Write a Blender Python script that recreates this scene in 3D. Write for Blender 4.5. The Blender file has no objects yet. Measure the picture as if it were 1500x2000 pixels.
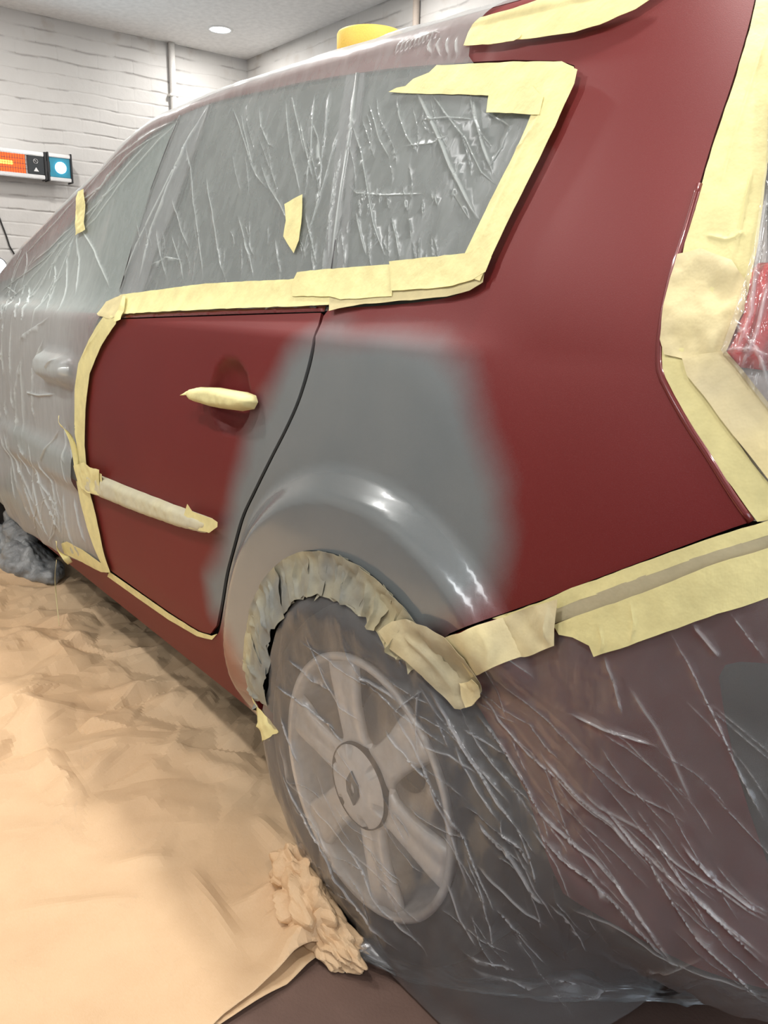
import bpy, bmesh, math, random
import numpy as np
from mathutils import Vector, Matrix
from mathutils.bvhtree import BVHTree
from mathutils.geometry import delaunay_2d_cdt
random.seed(4); RNG = np.random.default_rng(7)
S = bpy.context.scene; COL = S.collection; PI = math.pi

# ---------------------------------------------------------------- camera
CP = np.array([.949, -.721, 1.103]); YAW, PIT, ROL, FPX = .6737, .259, .0207, 1584.
CF = np.array([-math.cos(YAW)*math.cos(PIT), math.sin(YAW)*math.cos(PIT), -math.sin(PIT)])
_R = np.array([math.sin(YAW), math.cos(YAW), 0]); _U = np.cross(_R, CF)
CR = math.cos(ROL)*_R + math.sin(ROL)*_U; CU = -math.sin(ROL)*_R + math.cos(ROL)*_U
cd = bpy.data.cameras.new('camera'); co = bpy.data.objects.new('camera', cd); COL.objects.link(co)
cd.sensor_fit = 'VERTICAL'; cd.sensor_height = 24; cd.lens = FPX/2000*24; cd.clip_start = .02
co.matrix_world = Matrix(((CR[0], CU[0], -CF[0], CP[0]), (CR[1], CU[1], -CF[1], CP[1]), (CR[2], CU[2], -CF[2], CP[2]), (0, 0, 0, 1)))
S.camera = co
# ---------------------------------------------------------------- world, exposure
S.view_settings.view_transform = 'Standard'; S.view_settings.look = 'None'
S.view_settings.gamma = 1; S.view_settings.use_curve_mapping = False
S.view_settings.exposure = EXPO = 0.06
w = bpy.data.worlds.new('world'); S.world = w; w.use_nodes = True
w.node_tree.nodes['Background'].inputs[0].default_value = (.80, .90, 1, 1)
w.node_tree.nodes['Background'].inputs[1].default_value = WORLD = 3.6
S.cycles.max_bounces = 10; S.cycles.transparent_max_bounces = 16; S.cycles.diffuse_bounces = 4
S.cycles.sample_clamp_indirect = 4
LIGHT_W = 19.5
CEIL = 2.6
SPOTS = [(-3.836, 1.796), (-2.35, 1.796), (-.85, 1.796), (.65, 1.796), (-3.3, .42), (-1.55, .42), (.2, .42), (1.9, .42),
         (-1.9, -1.7), (-1.2, -.95), (.25, -1.0), (1.95, -.95)]
def spot_light(x, y, power):
    l = bpy.data.lights.new('downlight_beam', 'AREA'); l.shape = 'DISK'; l.size = .11; l.energy = power; l.color = (1, .965, .92)
    o = bpy.data.objects.new('downlight_beam', l); COL.objects.link(o); o.location = (x, y, CEIL-.012)
for x, y in SPOTS: spot_light(x, y, LIGHT_W*(.5 if y > 1 else 1.))

ADDED_FLOOD = (0., -2.60, 2.10)  # added flood light, out of view, put in for highlights on the wheel arch
l = bpy.data.lights.new('added_flood_beam', 'AREA'); l.shape = 'RECTANGLE'; l.size = .62; l.size_y = .26; l.energy = 7.5; l.color = (.95, .98, 1)
o = bpy.data.objects.new('added_flood_beam', l); COL.objects.link(o); o.location = ADDED_FLOOD; o.rotation_euler = (PI/2+.0, 0, PI)
o.rotation_euler = Vector((0, 1, -.45)).to_track_quat('-Z', 'Z').to_euler()

# ---------------------------------------------------------------- numeric helpers
def smooth(a, b, x):
    t = np.clip((x-a)/(b-a), 0, 1); return t*t*(3-2*t)
def pch(xs, ys, x):
    xs = np.asarray(xs, float); ys = np.asarray(ys, float); x = np.clip(x, xs[0], xs[-1])
    m = np.gradient(ys, xs); i = np.clip(np.searchsorted(xs, x)-1, 0, len(xs)-2)
    h = xs[i+1]-xs[i]; t = (x-xs[i])/h
    return ys[i]*(2*t**3-3*t**2+1)+h*m[i]*(t**3-2*t**2+t)+ys[i+1]*(-2*t**3+3*t**2)+h*m[i+1]*(t**3-t**2)
def vnoise(p, seed=0):
    """smooth value noise, p (n,k) -> (n,) in -1..1"""
    p = np.asarray(p, float); k = p.shape[1]; i = np.floor(p).astype(np.int64); f = p-i; f = f*f*(3-2*f)
    out = np.zeros(len(p))
    for c in range(2**k):
        w_ = np.ones(len(p)); h = np.full(len(p), seed*7919+13, np.int64)
        for d in range(k):
            b = (c >> d) & 1; w_ = w_*(f[:, d] if b else 1-f[:, d]); h = (h*31 + (i[:, d]+b)*[73856093, 19349663, 83492791][d]) & 0x7fffffff
            h = (h ^ (h >> 13))*1274126177 & 0x7fffffff
        out += w_*((h % 10007)/10007.*2-1)
    return out
def crumple(p, n, f0, seed):
    """paper-like creases: sum of triangle waves along random directions"""
    r = np.random.default_rng(seed); z = np.zeros(len(p))
    q = p + .05*np.stack([vnoise(p*4, seed), vnoise(p*4+9, seed+1)], 1)
    for k in range(n):
        a = r.uniform(0, PI); f = f0*r.uniform(.6, 1.9); t = (q[:, 0]*math.cos(a)+q[:, 1]*math.sin(a))*f + r.uniform(0, 9)
        t = t + .35*vnoise(p*f0*.7+k*3.1, seed+k)
        z += np.abs(t-np.floor(t)-.5)/f*(.5+.5*vnoise(p*f0*.45+k, seed+50+k))
    return z/n*2
def seg_dist(pts, poly, closed=False):
    """distance of pts to a polyline and the arclength fraction"""
    a = np.asarray(poly, float); b = np.roll(a, -1, 0) if closed else a[1:]; a = a if closed else a[:-1]
    best = np.full(len(pts), 1e9); fr = np.zeros(len(pts)); L = np.hypot(*(b-a).T); cum = np.concatenate([[0], np.cumsum(L)])
    for j in range(len(a)):
        d = b[j]-a[j]; t = np.clip(((pts-a[j])@d)/max(d@d, 1e-12), 0, 1); q = a[j]+t[:, None]*d
        dd = np.hypot(*(pts-q).T); m = dd < best; best[m] = dd[m]; fr[m] = (cum[j]+t[m]*L[j])/max(cum[-1], 1e-9)
    return best, fr
def inside(pts, loop):
    a = np.asarray(loop, float); x, y = pts[:, 0], pts[:, 1]; c = np.zeros(len(pts), bool)
    for (x1, y1), (x2, y2) in zip(a, np.roll(a, -1, 0)):
        if y1 == y2: continue
        m = ((y1 > y) != (y2 > y)) & (x < (x2-x1)*(y-y1)/(y2-y1)+x1); c ^= m
    return c
def spline(pts, step):
    """Catmull-Rom through points, evenly resampled"""
    p = np.asarray(pts, float)
    if len(p) > 2:
        e = np.vstack([2*p[0]-p[1], p, 2*p[-1]-p[-2]]); out = []
        for i in range(len(p)-1):
            t = np.linspace(0, 1, 8, endpoint=False)[:, None]; a, b, c, d = e[i:i+4]
            out.append(.5*(2*b+(c-a)*t+(2*a-5*b+4*c-d)*t**2+(3*b-a-3*c+d)*t**3))
        p = np.vstack(out+[p[-1:]])
    L = np.concatenate([[0], np.cumsum(np.linalg.norm(np.diff(p, axis=0), axis=1))]); n = max(2, int(L[-1]/step)+1)
    s = np.linspace(0, L[-1], n); return np.stack([np.interp(s, L, p[:, k]) for k in range(p.shape[1])], 1)

# ---------------------------------------------------------------- the car body surface  P(u, v): u runs along the flank, v up it
RX = [-3.6, -2.9, -2.5, -2.2, -1.9, -1.6, -1.3, -1.0, -0.6, -0.2, 0.1, 0.4, 0.9]
ZT = [.80, 1.0, 1.093, 1.196, 1.302, 1.401, 1.489, 1.519, 1.516, 1.502, 1.485, 1.46, 1.40]
YT = [.06, .06, .07, .10, .14, .18, .20, .22, .23, .23, .23, .24, .24]
HH = [.1, .1, .11, .12, .12, .12, .11, .10, .10, .10, .10, .10, .10]
ARC = (-.025, .38, .332)
def body(u, v):
    u = np.asarray(u, float); v = np.asarray(v, float)
    t = np.clip(u-.35, 0, 1)*PI/2; s = np.sin(t)
    xb = np.where(u > .35, .35+.57*s, u); yb = .9*(1-np.maximum(1-s**2.5, 0)**(1/2.5))
    s = np.clip((-2.1-xb)/1.5, 0, 1); fr = .84*(1-np.maximum(1-s**2.6, 0)**(1/2.6)); yb = yb+fr
    uc = np.minimum(u, .9); zt = pch(RX, ZT, uc); h = pch(RX, HH, uc); y0 = pch(RX, YT, uc)
    t = np.clip((u-.28)/1.07, 0, 1)*PI/2; ss = np.sin(t)
    yt = y0+(.9-y0)*(1-np.maximum(1-ss**2.3, 0)**(1/2.3))+fr*.9
    xt = np.where(u > .28, .28+.38*ss, u)
    zb = np.minimum(1.04, zt-.03)
    z1 = .2+(zb-.2)*(v-.2)/.84
    g = .055*np.clip((.42-z1)/.22, 0, 1)**1.6+.03*np.clip((z1-.72)/.4, 0, 1)**2
    r = np.hypot(u-ARC[0], z1-ARC[1])
    lr = np.clip((.464-r)/.046, 0, 1); g = g+.008-.030*(.6*lr+.4*lr*lr*(3-2*lr))*smooth(.2, .35, z1)*np.maximum(smooth(.24, .16, u), smooth(.60, .68, z1))
    k = np.clip((v-1.04)/.5, 0, 1); zg = zb+(zt-zb)*k; bb = k*(.86+.14*k)
    nx = np.where(u > .35, -np.sin(np.clip(u-.35, 0, 1)*PI/2), 0); ny = np.sqrt(1-nx**2)
    rear = smooth(.02, .30, u); gb = .0272+.030*(1-np.exp(-k*12))*(1-rear)
    dk = np.where(v < 1.04, z1-zb, zg-zb); wk = .035+.17*rear; ks = .36*np.maximum(wk-np.abs(dk), 0)**2/(4*wk); g = g+ks; gb = gb+ks
    xs = xb+nx*g; ys = yb+ny*g
    xg = (xb+nx*gb)*(1-bb)+xt*bb; yg = (yb+ny*gb)*(1-bb)+yt*bb
    q = np.clip((v-1.54)/.86, 0, 1); f = q**1.5; gg = np.maximum(1-(1-f)**2.7, 0)**.5
    sx = np.where(u < .1, u, .1+.12*np.tanh((u-.1)/.3))
    xr = xt+(sx-xt)*f; yr = yt+(.9-yt)*f; zr = zt+h*gg
    sd = v < 1.04; gr = (v >= 1.04) & (v < 1.54)
    return np.stack([np.where(sd, xs, np.where(gr, xg, xr)), np.where(sd, ys, np.where(gr, yg, yr)), np.where(sd, z1, np.where(gr, zg, zr))], -1)
def normals(fn, u, v):
    e = .004; a = fn(u+e, v)-fn(u-e, v); b = fn(u, v+e)-fn(u, v-e); n = np.cross(a, b)
    return n/np.maximum(np.linalg.norm(n, axis=-1, keepdims=True), 1e-9)
def film_fall(u, v):
    """loose film hung from the wheel arch and the bumper down to the floor"""
    u = np.asarray(u, float); v = np.asarray(v, float)
    r = np.hypot(u-ARC[0], v-ARC[1])
    rt = np.hypot(u, v-.316); yw = -.021-.018*smooth(.33, .22, r)+.016*smooth(.12, .0, v)+.09*np.clip((rt-.262)/.05, 0, 1.5)**2*smooth(.02, -.06, u)*smooth(.36, .26, v)
    A = np.stack([u+0*v, yw, v+0*u], -1)
    v0 = .355; vb = np.maximum(v, v0); B = body(u, vb)+normals(body, u, vb)*.008
    nx = np.where(u > .35, -np.sin(np.clip(u-.35, 0, 1)*PI/2), 0); ny = np.sqrt(1-nx**2)
    t = np.clip((v0-v)/v0, 0, 1); B[..., 0] += nx*.40*t**1.3; B[..., 1] += ny*.40*t**1.3; B[..., 2] = np.where(v < v0, v, B[..., 2])
    k = smooth(.27, .52, u+.25*smooth(.4, .62, v))*smooth(0, 1, np.clip((r-.2)/.14, 0, 1))
    k = np.maximum(k, smooth(.30, .36, r)*smooth(.5, .65, v))
    return A*(1-k[..., None])+B*k[..., None]
def floor_fn(u, v): return np.stack([np.asarray(u, float)+0*v, np.asarray(v, float)+0*u, 0*u+0*v], -1)
def px_ray(x, y):
    d = CF+CR*(x-750)/FPX-CU*(y-1000)/FPX; return d/np.linalg.norm(d)
def p_px(p):
    d = p-CP; z = d@CF; return np.array([750+FPX*(d@CR)/z, 1000-FPX*(d@CU)/z])
class Surf:
    """a surface with a ray finder, so that an outline traced in the photograph lands on the real surface"""
    strict = False; side_plane = None
    def __init__(s, fn, ur, vr, n):
        s.fn = fn; us = np.linspace(*ur, n[0]); vs = np.linspace(*vr, n[1]); s.us, s.vs = us, vs
        U, V = np.meshgrid(us, vs, indexing='ij'); p = fn(U, V).reshape(-1, 3); m = n[1]
        q = [(i*m+j, (i+1)*m+j, (i+1)*m+j+1, i*m+j+1) for i in range(n[0]-1) for j in range(m-1)]
        t = [f for a, b, c, d in q for f in ((a, b, c), (a, c, d))]
        s.p = p; s.t = t; s.m = m; s.bvh = BVHTree.FromPolygons([tuple(x) for x in p], t)
    def hit(s, x, y):
        for k in range(14):
            h, _, i, _ = s.bvh.ray_cast(Vector(CP), Vector(px_ray(x+2*k, y+2*k)))
            if h is not None or s.strict: break
        if h is None:
            if s.side_plane is not None:
                d = px_ray(x, y); t = (s.side_plane-.001-CP[1])/d[1]; q = CP+d*t; return np.array([q[0], q[2]])
            raise ValueError('no hit %s %s' % (x, y))
        a, b, c = [s.p[k] for k in s.t[i]]; M = np.stack([b-a, c-a], 1); w_ = np.linalg.lstsq(M, np.array(h)-a, rcond=None)[0]
        uv = [np.array([s.us[k//s.m], s.vs[k % s.m]]) for k in s.t[i]]
        return uv[0]+w_[0]*(uv[1]-uv[0])+w_[1]*(uv[2]-uv[0])
    def at(s, x, y, off=0.):
        q = s.hit(x, y)
        if not off: return q
        tx_, ty_ = x, y
        for _ in range(3):
            a = np.array([q]); p = (s.fn(a[:, 0], a[:, 1])+normals(s.fn, a[:, 0], a[:, 1])*off)[0]; c = p_px(p)
            tx_ += .8*(x-c[0]); ty_ += .8*(y-c[1]); q = s.hit(tx_, ty_)
            if np.hypot(x-c[0], y-c[1]) > 80: return s.hit(x, y)
        return q
    def line(s, pts, off=0.): return [s.at(p[0], p[1], off) if not isinstance(p, UV) else np.array(p) for p in pts]
class UV(tuple): pass
def uv(*a): return UV(a)
BODY = Surf(body, (-3.5, 1.30), (.2, 2.4), (481, 221))
BODY.side_plane = 0.
FALL = Surf(film_fall, (-.5, 1.2), (.0, 1.0), (171, 101)); FALL.side_plane = -.02
def floor_hit(x, y):
    d = px_ray(x, y); t = -CP[2]/d[2]; return (CP+d*t)[:2]
def plane_hit(x, y, ax, val):
    d = px_ray(x, y); return CP+d*(val-CP[ax])/d[ax]

# ---------------------------------------------------------------- objects, tags
def link(name, me, mat=None, parent=None):
    o = bpy.data.objects.new(name, me); COL.objects.link(o)
    if mat and me is not None and not me.materials: me.materials.append(mat)
    if parent: o.parent = parent
    return o
def empty(name, loc=(0, 0, 0)):
    o = bpy.data.objects.new(name, None); COL.objects.link(o); o.location = loc; o.empty_display_size = .1; return o
def tag(o, label=None, cat=None, group=None, kind=None):
    for k, v in (('label', label), ('category', cat), ('group', group), ('kind', kind)):
        if v: o[k] = v
    return o
def mesh_from(name, verts, faces, smooth_=True):
    me = bpy.data.meshes.new(name); me.from_pydata([tuple(map(float, v)) for v in verts], [], [tuple(map(int, f)) for f in faces]); me.update()
    if smooth_: me.shade_smooth()
    return me
def patch(name, surf_fn, loop, holes=(), step=.012, off=0., thick=.0, mat=None, parent=None, disp=None, ridges=(), attr=None, foldx=None, rim=True, curved=False, drop=None):
    """a sheet on a surface: outline + holes in (u, v), meshed evenly, offset along the normal, with ridges pressed in as real folds"""
    loops = [np.asarray(l, float) for l in [loop]+list(holes)]; V = []; E = []; rings = []
    for l in loops:
        l = np.vstack([l, l[:1]]); o_ = []
        for a, b in zip(l[:-1], l[1:]):
            n = max(1, int(np.hypot(*(b-a))/step+.5)); o_ += [a+(b-a)*k/n for k in range(n)]
        rings.append(np.array(o_)); b0 = len(V); V += o_; E += [(b0+i, b0+(i+1) % len(o_)) for i in range(len(o_))]
    lo = loops[0].min(0); hi = loops[0].max(0)
    gx, gy = np.meshgrid(np.arange(lo[0], hi[0], step), np.arange(lo[1], hi[1], step)); gx = gx+(np.arange(gy.shape[0])[:, None] % 2)*step*.5
    G = np.stack([gx.ravel(), gy.ravel()], 1)
    for rd in ridges:
        d, _ = seg_dist(G, rd[0]); G = G[d > rd[1]*1.6]
    X = [G]
    for pl_, wd, ht in ridges:
        c = spline(pl_, max(wd*2.2, .005)); t = np.gradient(c, axis=0); t /= np.maximum(np.hypot(*t.T)[:, None], 1e-9); n = np.stack([-t[:, 1], t[:, 0]], 1)
        for k in (-1.3, -.6, 0, .6, 1.3): X.append(c+n*k*wd)
    G = np.vstack(X); ok = inside(G, rings[0])
    for h in rings[1:]: ok &= ~inside(G, h)
    G = G[ok]; dmin = np.full(len(G), 9.)
    for r_ in rings: dmin = np.minimum(dmin, seg_dist(G, r_, True)[0])
    G = G[dmin > (step*.35 if not ridges else .0015)]
    G = np.unique(np.round(G/.0004).astype(int), axis=0)*.0004
    allv = np.vstack([np.array(V), G]); r = delaunay_2d_cdt([Vector(x) for x in allv], E, [], 0, 1e-6)
    vo = np.array([tuple(x) for x in r[0]]); F = np.array([f for f in r[2] if len(f) == 3]); c = vo[F].mean(1)
    ok = inside(c, rings[0])
    for h in rings[1:]: ok &= ~inside(c, h)
    F = F[ok]; used = np.unique(F); mp = -np.ones(len(vo), int); mp[used] = np.arange(len(used)); vo = vo[used]; F = mp[F]
    ed = np.full(len(vo), 9.)
    for r_ in rings: ed = np.minimum(ed, seg_dist(vo, r_, True)[0])
    fold = np.zeros(len(vo)); dz = np.zeros(len(vo))
    for pl_, wd, ht in ridges:
        d, fr = seg_dist(vo, pl_); e = np.exp(-(d/(wd*.62))**2)*np.clip(np.sin(np.clip(fr, .02, .98)*PI)*2.2, 0, 1); dz += ht*e; fold = np.maximum(fold, e*min(1, ht/.004+.3))  # film whiter along ridges: gathered layers and glints both put into opacity
    if disp is not None: dz = dz+disp(vo, ed)
    if foldx is not None: fold = fold+foldx(vo)
    p = surf_fn(vo[:, 0], vo[:, 1]); n = normals(surf_fn, vo[:, 0], vo[:, 1]); p = p+n*(off+dz)[:, None]
    a, b, cc = p[F[:, 0]], p[F[:, 1]], p[F[:, 2]]; fn_ = np.cross(b-a, cc-a); flip = (fn_*n[F[:, 0]]).sum(1).sum() < 0
    if flip: F = F[:, ::-1]
    me = mesh_from(name, p, F); o = link(name, me, mat, parent)
    if ridges: me.attributes.new('fold', 'FLOAT', 'POINT').data.foreach_set('value', fold.astype(np.float32))  # fold: gathered layers and stand-in glints along ridges, read as opacity
    if attr is not None:
        for k, fnc in attr.items(): me.attributes.new(k, 'FLOAT', 'POINT').data.foreach_set('value', fnc(vo).astype(np.float32))
    if thick:
        m = o.modifiers.new('thickness', 'SOLIDIFY'); m.thickness = thick; m.offset = -1
        m = o.modifiers.new('crisp_edges', 'EDGE_SPLIT'); m.split_angle = 1.05
    return o
def lathe(name, prof, n=96, mat=None, parent=None, axis_y=0., center=(0, 0)):
    """profile (r, y) spun about the wheel axle (the y direction)"""
    v = []; f = []; m = len(prof)
    for i in range(n):
        a = 2*PI*i/n
        for r, y in prof: v.append((center[0]+r*math.cos(a), y+axis_y, center[1]+r*math.sin(a)))
    for i in range(n):
        for j in range(m-1):
            a = i*m+j; b = ((i+1) % n)*m+j; f.append((a, a+1, b+1, b))
    return link(name, mesh_from(name, v, f), mat, parent)
def tube(name, pts, r, mat=None, parent=None, n=8, taper=None, flat=1.):
    pts = np.asarray(pts, float); t = np.gradient(pts, axis=0); t /= np.linalg.norm(t, axis=1)[:, None]
    up = np.array([.13, .31, .94]); v = []; f = []
    for i, (p, d) in enumerate(zip(pts, t)):
        a = np.cross(d, up); a /= np.linalg.norm(a); b = np.cross(d, a); rr = r*(taper[i] if taper is not None else 1)
        for k in range(n): th = 2*PI*k/n; v.append(p+a*rr*math.cos(th)+b*rr*flat*math.sin(th))
    for i in range(len(pts)-1):
        for k in range(n): f.append((i*n+k, i*n+(k+1) % n, (i+1)*n+(k+1) % n, (i+1)*n+k))
    f.append(tuple(range(n))[::-1]); f.append(tuple(range((len(pts)-1)*n, len(pts)*n)))
    return link(name, mesh_from(name, v, f), mat, parent)
def box(name, lo, hi, mat=None, parent=None, bev=0.):
    bm = bmesh.new(); bmesh.ops.create_cube(bm, size=1)
    for v in bm.verts: v.co = Vector([(lo[k]+hi[k])/2+v.co[k]*(hi[k]-lo[k]) for k in range(3)])
    if bev: bmesh.ops.bevel(bm, geom=bm.edges[:], offset=bev, segments=2, affect='EDGES')
    me = bpy.data.meshes.new(name); bm.to_mesh(me); bm.free(); return link(name, me, mat, parent)

# ---------------------------------------------------------------- materials
class NT:
    def __init__(s, name):
        s.m = bpy.data.materials.new(name); s.m.use_nodes = True; s.t = s.m.node_tree; s.t.nodes.clear(); s.out = s.t.nodes.new('ShaderNodeOutputMaterial')
        s.co = None
    def n(s, typ, **kw):
        x = s.t.nodes.new('ShaderNode'+typ)
        for k, v in kw.items():
            if k.startswith('_'): setattr(x, k[1:], v)
        for k, v in kw.items():
            if k.startswith('_'): continue
            i = x.inputs[int(k[1:])] if k[0] == 'i' and k[1:].isdigit() else x.inputs[k.replace('__', ' ')]
            if isinstance(v, bpy.types.NodeSocket): s.t.links.new(v, i)
            else: i.default_value = v if not (isinstance(v, tuple) and len(v) == 3 and i.type == 'RGBA') else (*v, 1)
        return x
    def coord(s, scale=(1, 1, 1), rot=(0, 0, 0)):
        if s.co is None: s.co = s.n('TexCoord').outputs['Object']
        return s.n('Mapping', Vector=s.co, Scale=scale, Rotation=rot).outputs[0]
    def noise(s, scale, detail=4, rough=.55, vec=None, dist=0.): return s.n('TexNoise', Vector=vec or s.coord(), Scale=scale, Detail=detail, Roughness=rough, Distortion=dist).outputs[0]
    def ramp(s, f, a, b, lo=0., hi=1.): return s.n('MapRange', Value=f, **{'From__Min': a, 'From__Max': b, 'To__Min': lo, 'To__Max': hi}).outputs[0]
    def mix(s, f, a, b):
        x = s.n('Mix', _data_type='RGBA'); 
        for sock, v in ((x.inputs[0], f), (x.inputs[6], a), (x.inputs[7], b)):
            if isinstance(v, bpy.types.NodeSocket): s.t.links.new(v, sock)
            else: sock.default_value = (*v, 1) if isinstance(v, tuple) and len(v) == 3 else v
        return x.outputs[2]
    def math(s, op, a, b=0.): return s.n('Math', _operation=op, i0=a, i1=b, _use_clamp=False).outputs[0]
    def bump(s, h, strength, dist=.01, normal=None):
        x = s.n('Bump', Height=h, Strength=strength, Distance=dist)
        if normal: s.t.links.new(normal, x.inputs['Normal'])
        return x.outputs[0]
    def attr(s, name): return s.n('Attribute', _attribute_name=name).outputs['Fac']
    def bsdf(s, **kw): return s.n('BsdfPrincipled', **kw).outputs[0]
    def mixs(s, f, a, b):
        x = s.n('MixShader')
        for i, v in enumerate((f, a, b)):
            if isinstance(v, bpy.types.NodeSocket): s.t.links.new(v, x.inputs[i])
            else: x.inputs[i].default_value = v
        return x.outputs[0]
    def done(s, sh): s.t.links.new(sh, s.out.inputs[0]); return s.m
def plain(name, col, rough=.5, metal=0., bump=0., bscale=200, **kw):
    t = NT(name); k = dict(Base__Color=col, Roughness=rough, Metallic=metal)
    n = t.noise(bscale, 3); k['Base__Color'] = t.mix(t.ramp(n, .3, .7), tuple(c*.92 for c in col), tuple(min(1, c*1.06) for c in col))
    if bump: k['Normal'] = t.bump(n, bump, .002)
    k.update(kw); return t.done(t.bsdf(**k))
def emit(name, col, power): 
    t = NT(name); return t.done(t.n('Emission', Color=col, Strength=power).outputs[0])
def paint(name):
    """red basecoat with grey primer blended in where the repair was sprayed (attribute primer, a spray mask fixed to the panel)"""
    t = NT(name); a = t.attr('primer'); n = t.noise(60, 3); fine = t.noise(900, 2)
    a2 = t.math('ADD', a, t.math('MULTIPLY', t.math('SUBTRACT', n, .5), .10)); a2 = t.ramp(a2, .04, .96)
    a2 = t.math('ADD', a2, t.math('MULTIPLY', t.math('SUBTRACT', fine, .5), .22)); cl = t.ramp(a2, 0, 1)
    red = t.mix(t.ramp(t.noise(2.2, 2), .3, .7), (.128, .0095, .0100), (.148, .0125, .0120)); gry = t.mix(t.ramp(t.noise(5, 3), .3, .7), (.150, .172, .180), (.178, .195, .198))
    col = t.mix(cl, red, gry)
    gl = t.attr('gloss'); rough = t.math('SUBTRACT', .52, t.math('MULTIPLY', gl, .30))
    coat = t.math('MULTIPLY', gl, .9)
    b = t.bump(fine, .10, .001)
    return t.done(t.bsdf(Base__Color=col, Roughness=rough, Metallic=.12, Specular__IOR__Level=.36, Coat__Weight=coat, Coat__Roughness=.10, Normal=b))
def film(name, haze, fold, tint=(.84, .86, .87), stretch=(9, 9, 1.8), bstr=.45, rough=.16, scale=9., gl=.9):
    """thin milky polythene: partly see-through, whiter along folds, where opacity also stands in for glints, and at grazing angles"""
    t = NT(name); v = t.coord(stretch)
    n1 = t.noise(scale, 3, .45, v, .5); n2 = t.noise(scale*3.4, 3, .6, v, .3); n3 = t.n('TexVoronoi', Vector=t.coord(tuple(c*.35 for c in stretch)), Scale=scale, _feature='DISTANCE_TO_EDGE').outputs[0]
    r1 = t.math('ABSOLUTE', t.math('SUBTRACT', n1, .5)); r1 = t.ramp(r1, 0, .06, 1, 0)
    h = t.math('ADD', t.math('MULTIPLY', n1, 1.), t.math('MULTIPLY', n2, .03)); h = t.math('ADD', h, t.math('MULTIPLY', r1, .06))
    b = t.bump(h, bstr, .012)
    lw = t.n('LayerWeight', Blend=.25).outputs['Facing']
    al = t.math('ADD', haze, t.math('MULTIPLY', t.attr('fold'), fold)); al = t.math('ADD', al, t.math('MULTIPLY', t.ramp(n1, .35, .75), haze*.25))
    al = t.math('ADD', al, t.math('MULTIPLY', t.math('POWER', lw, 3.), .22)); al = t.ramp(al, 0, 1)
    body_ = t.mixs(.35, t.n('BsdfDiffuse', Color=tint, Normal=b).outputs[0], t.n('BsdfTranslucent', Color=tint, Normal=b).outputs[0])
    s = t.mixs(al, t.n('BsdfTransparent', Color=(.97, .97, .97)).outputs[0], body_)
    fr = t.n('Fresnel', IOR=1.5, Normal=b).outputs[0]
    s = t.mixs(t.math('MULTIPLY', fr, gl), s, t.n('BsdfGlossy', Color=(.95, .97, 1), Roughness=rough, Normal=b).outputs[0])
    return t.done(s)
def tape(name, col=(.86, .79, .40), alpha=.90, spray=0., spraycol=(.30, .31, .29)):
    t = NT(name); n = t.noise(22, 4, .6); cr = t.noise(90, 3, .6, t.coord((1, 1, .35))); st = t.noise(7, 3)
    c = t.mix(t.ramp(n, .3, .75), tuple(x*.90 for x in col), tuple(min(1, x*1.05) for x in col))
    if spray: c = t.mix(t.math('MULTIPLY', t.ramp(st, .32, .62), spray), c, spraycol)
    b = t.bump(t.math('ADD', t.math('MULTIPLY', n, 1.), t.math('MULTIPLY', cr, .3)), .35, .006)
    body_ = t.bsdf(Base__Color=c, Roughness=.55, Normal=b, Specular__IOR__Level=.35)
    body_ = t.mixs(.15, body_, t.n('BsdfTranslucent', Color=c, Normal=b).outputs[0])
    al = t.ramp(n, .2, .7, alpha-.06, min(1, alpha+.04))
    return t.done(t.mixs(al, t.n('BsdfTransparent').outputs[0], body_))
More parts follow.
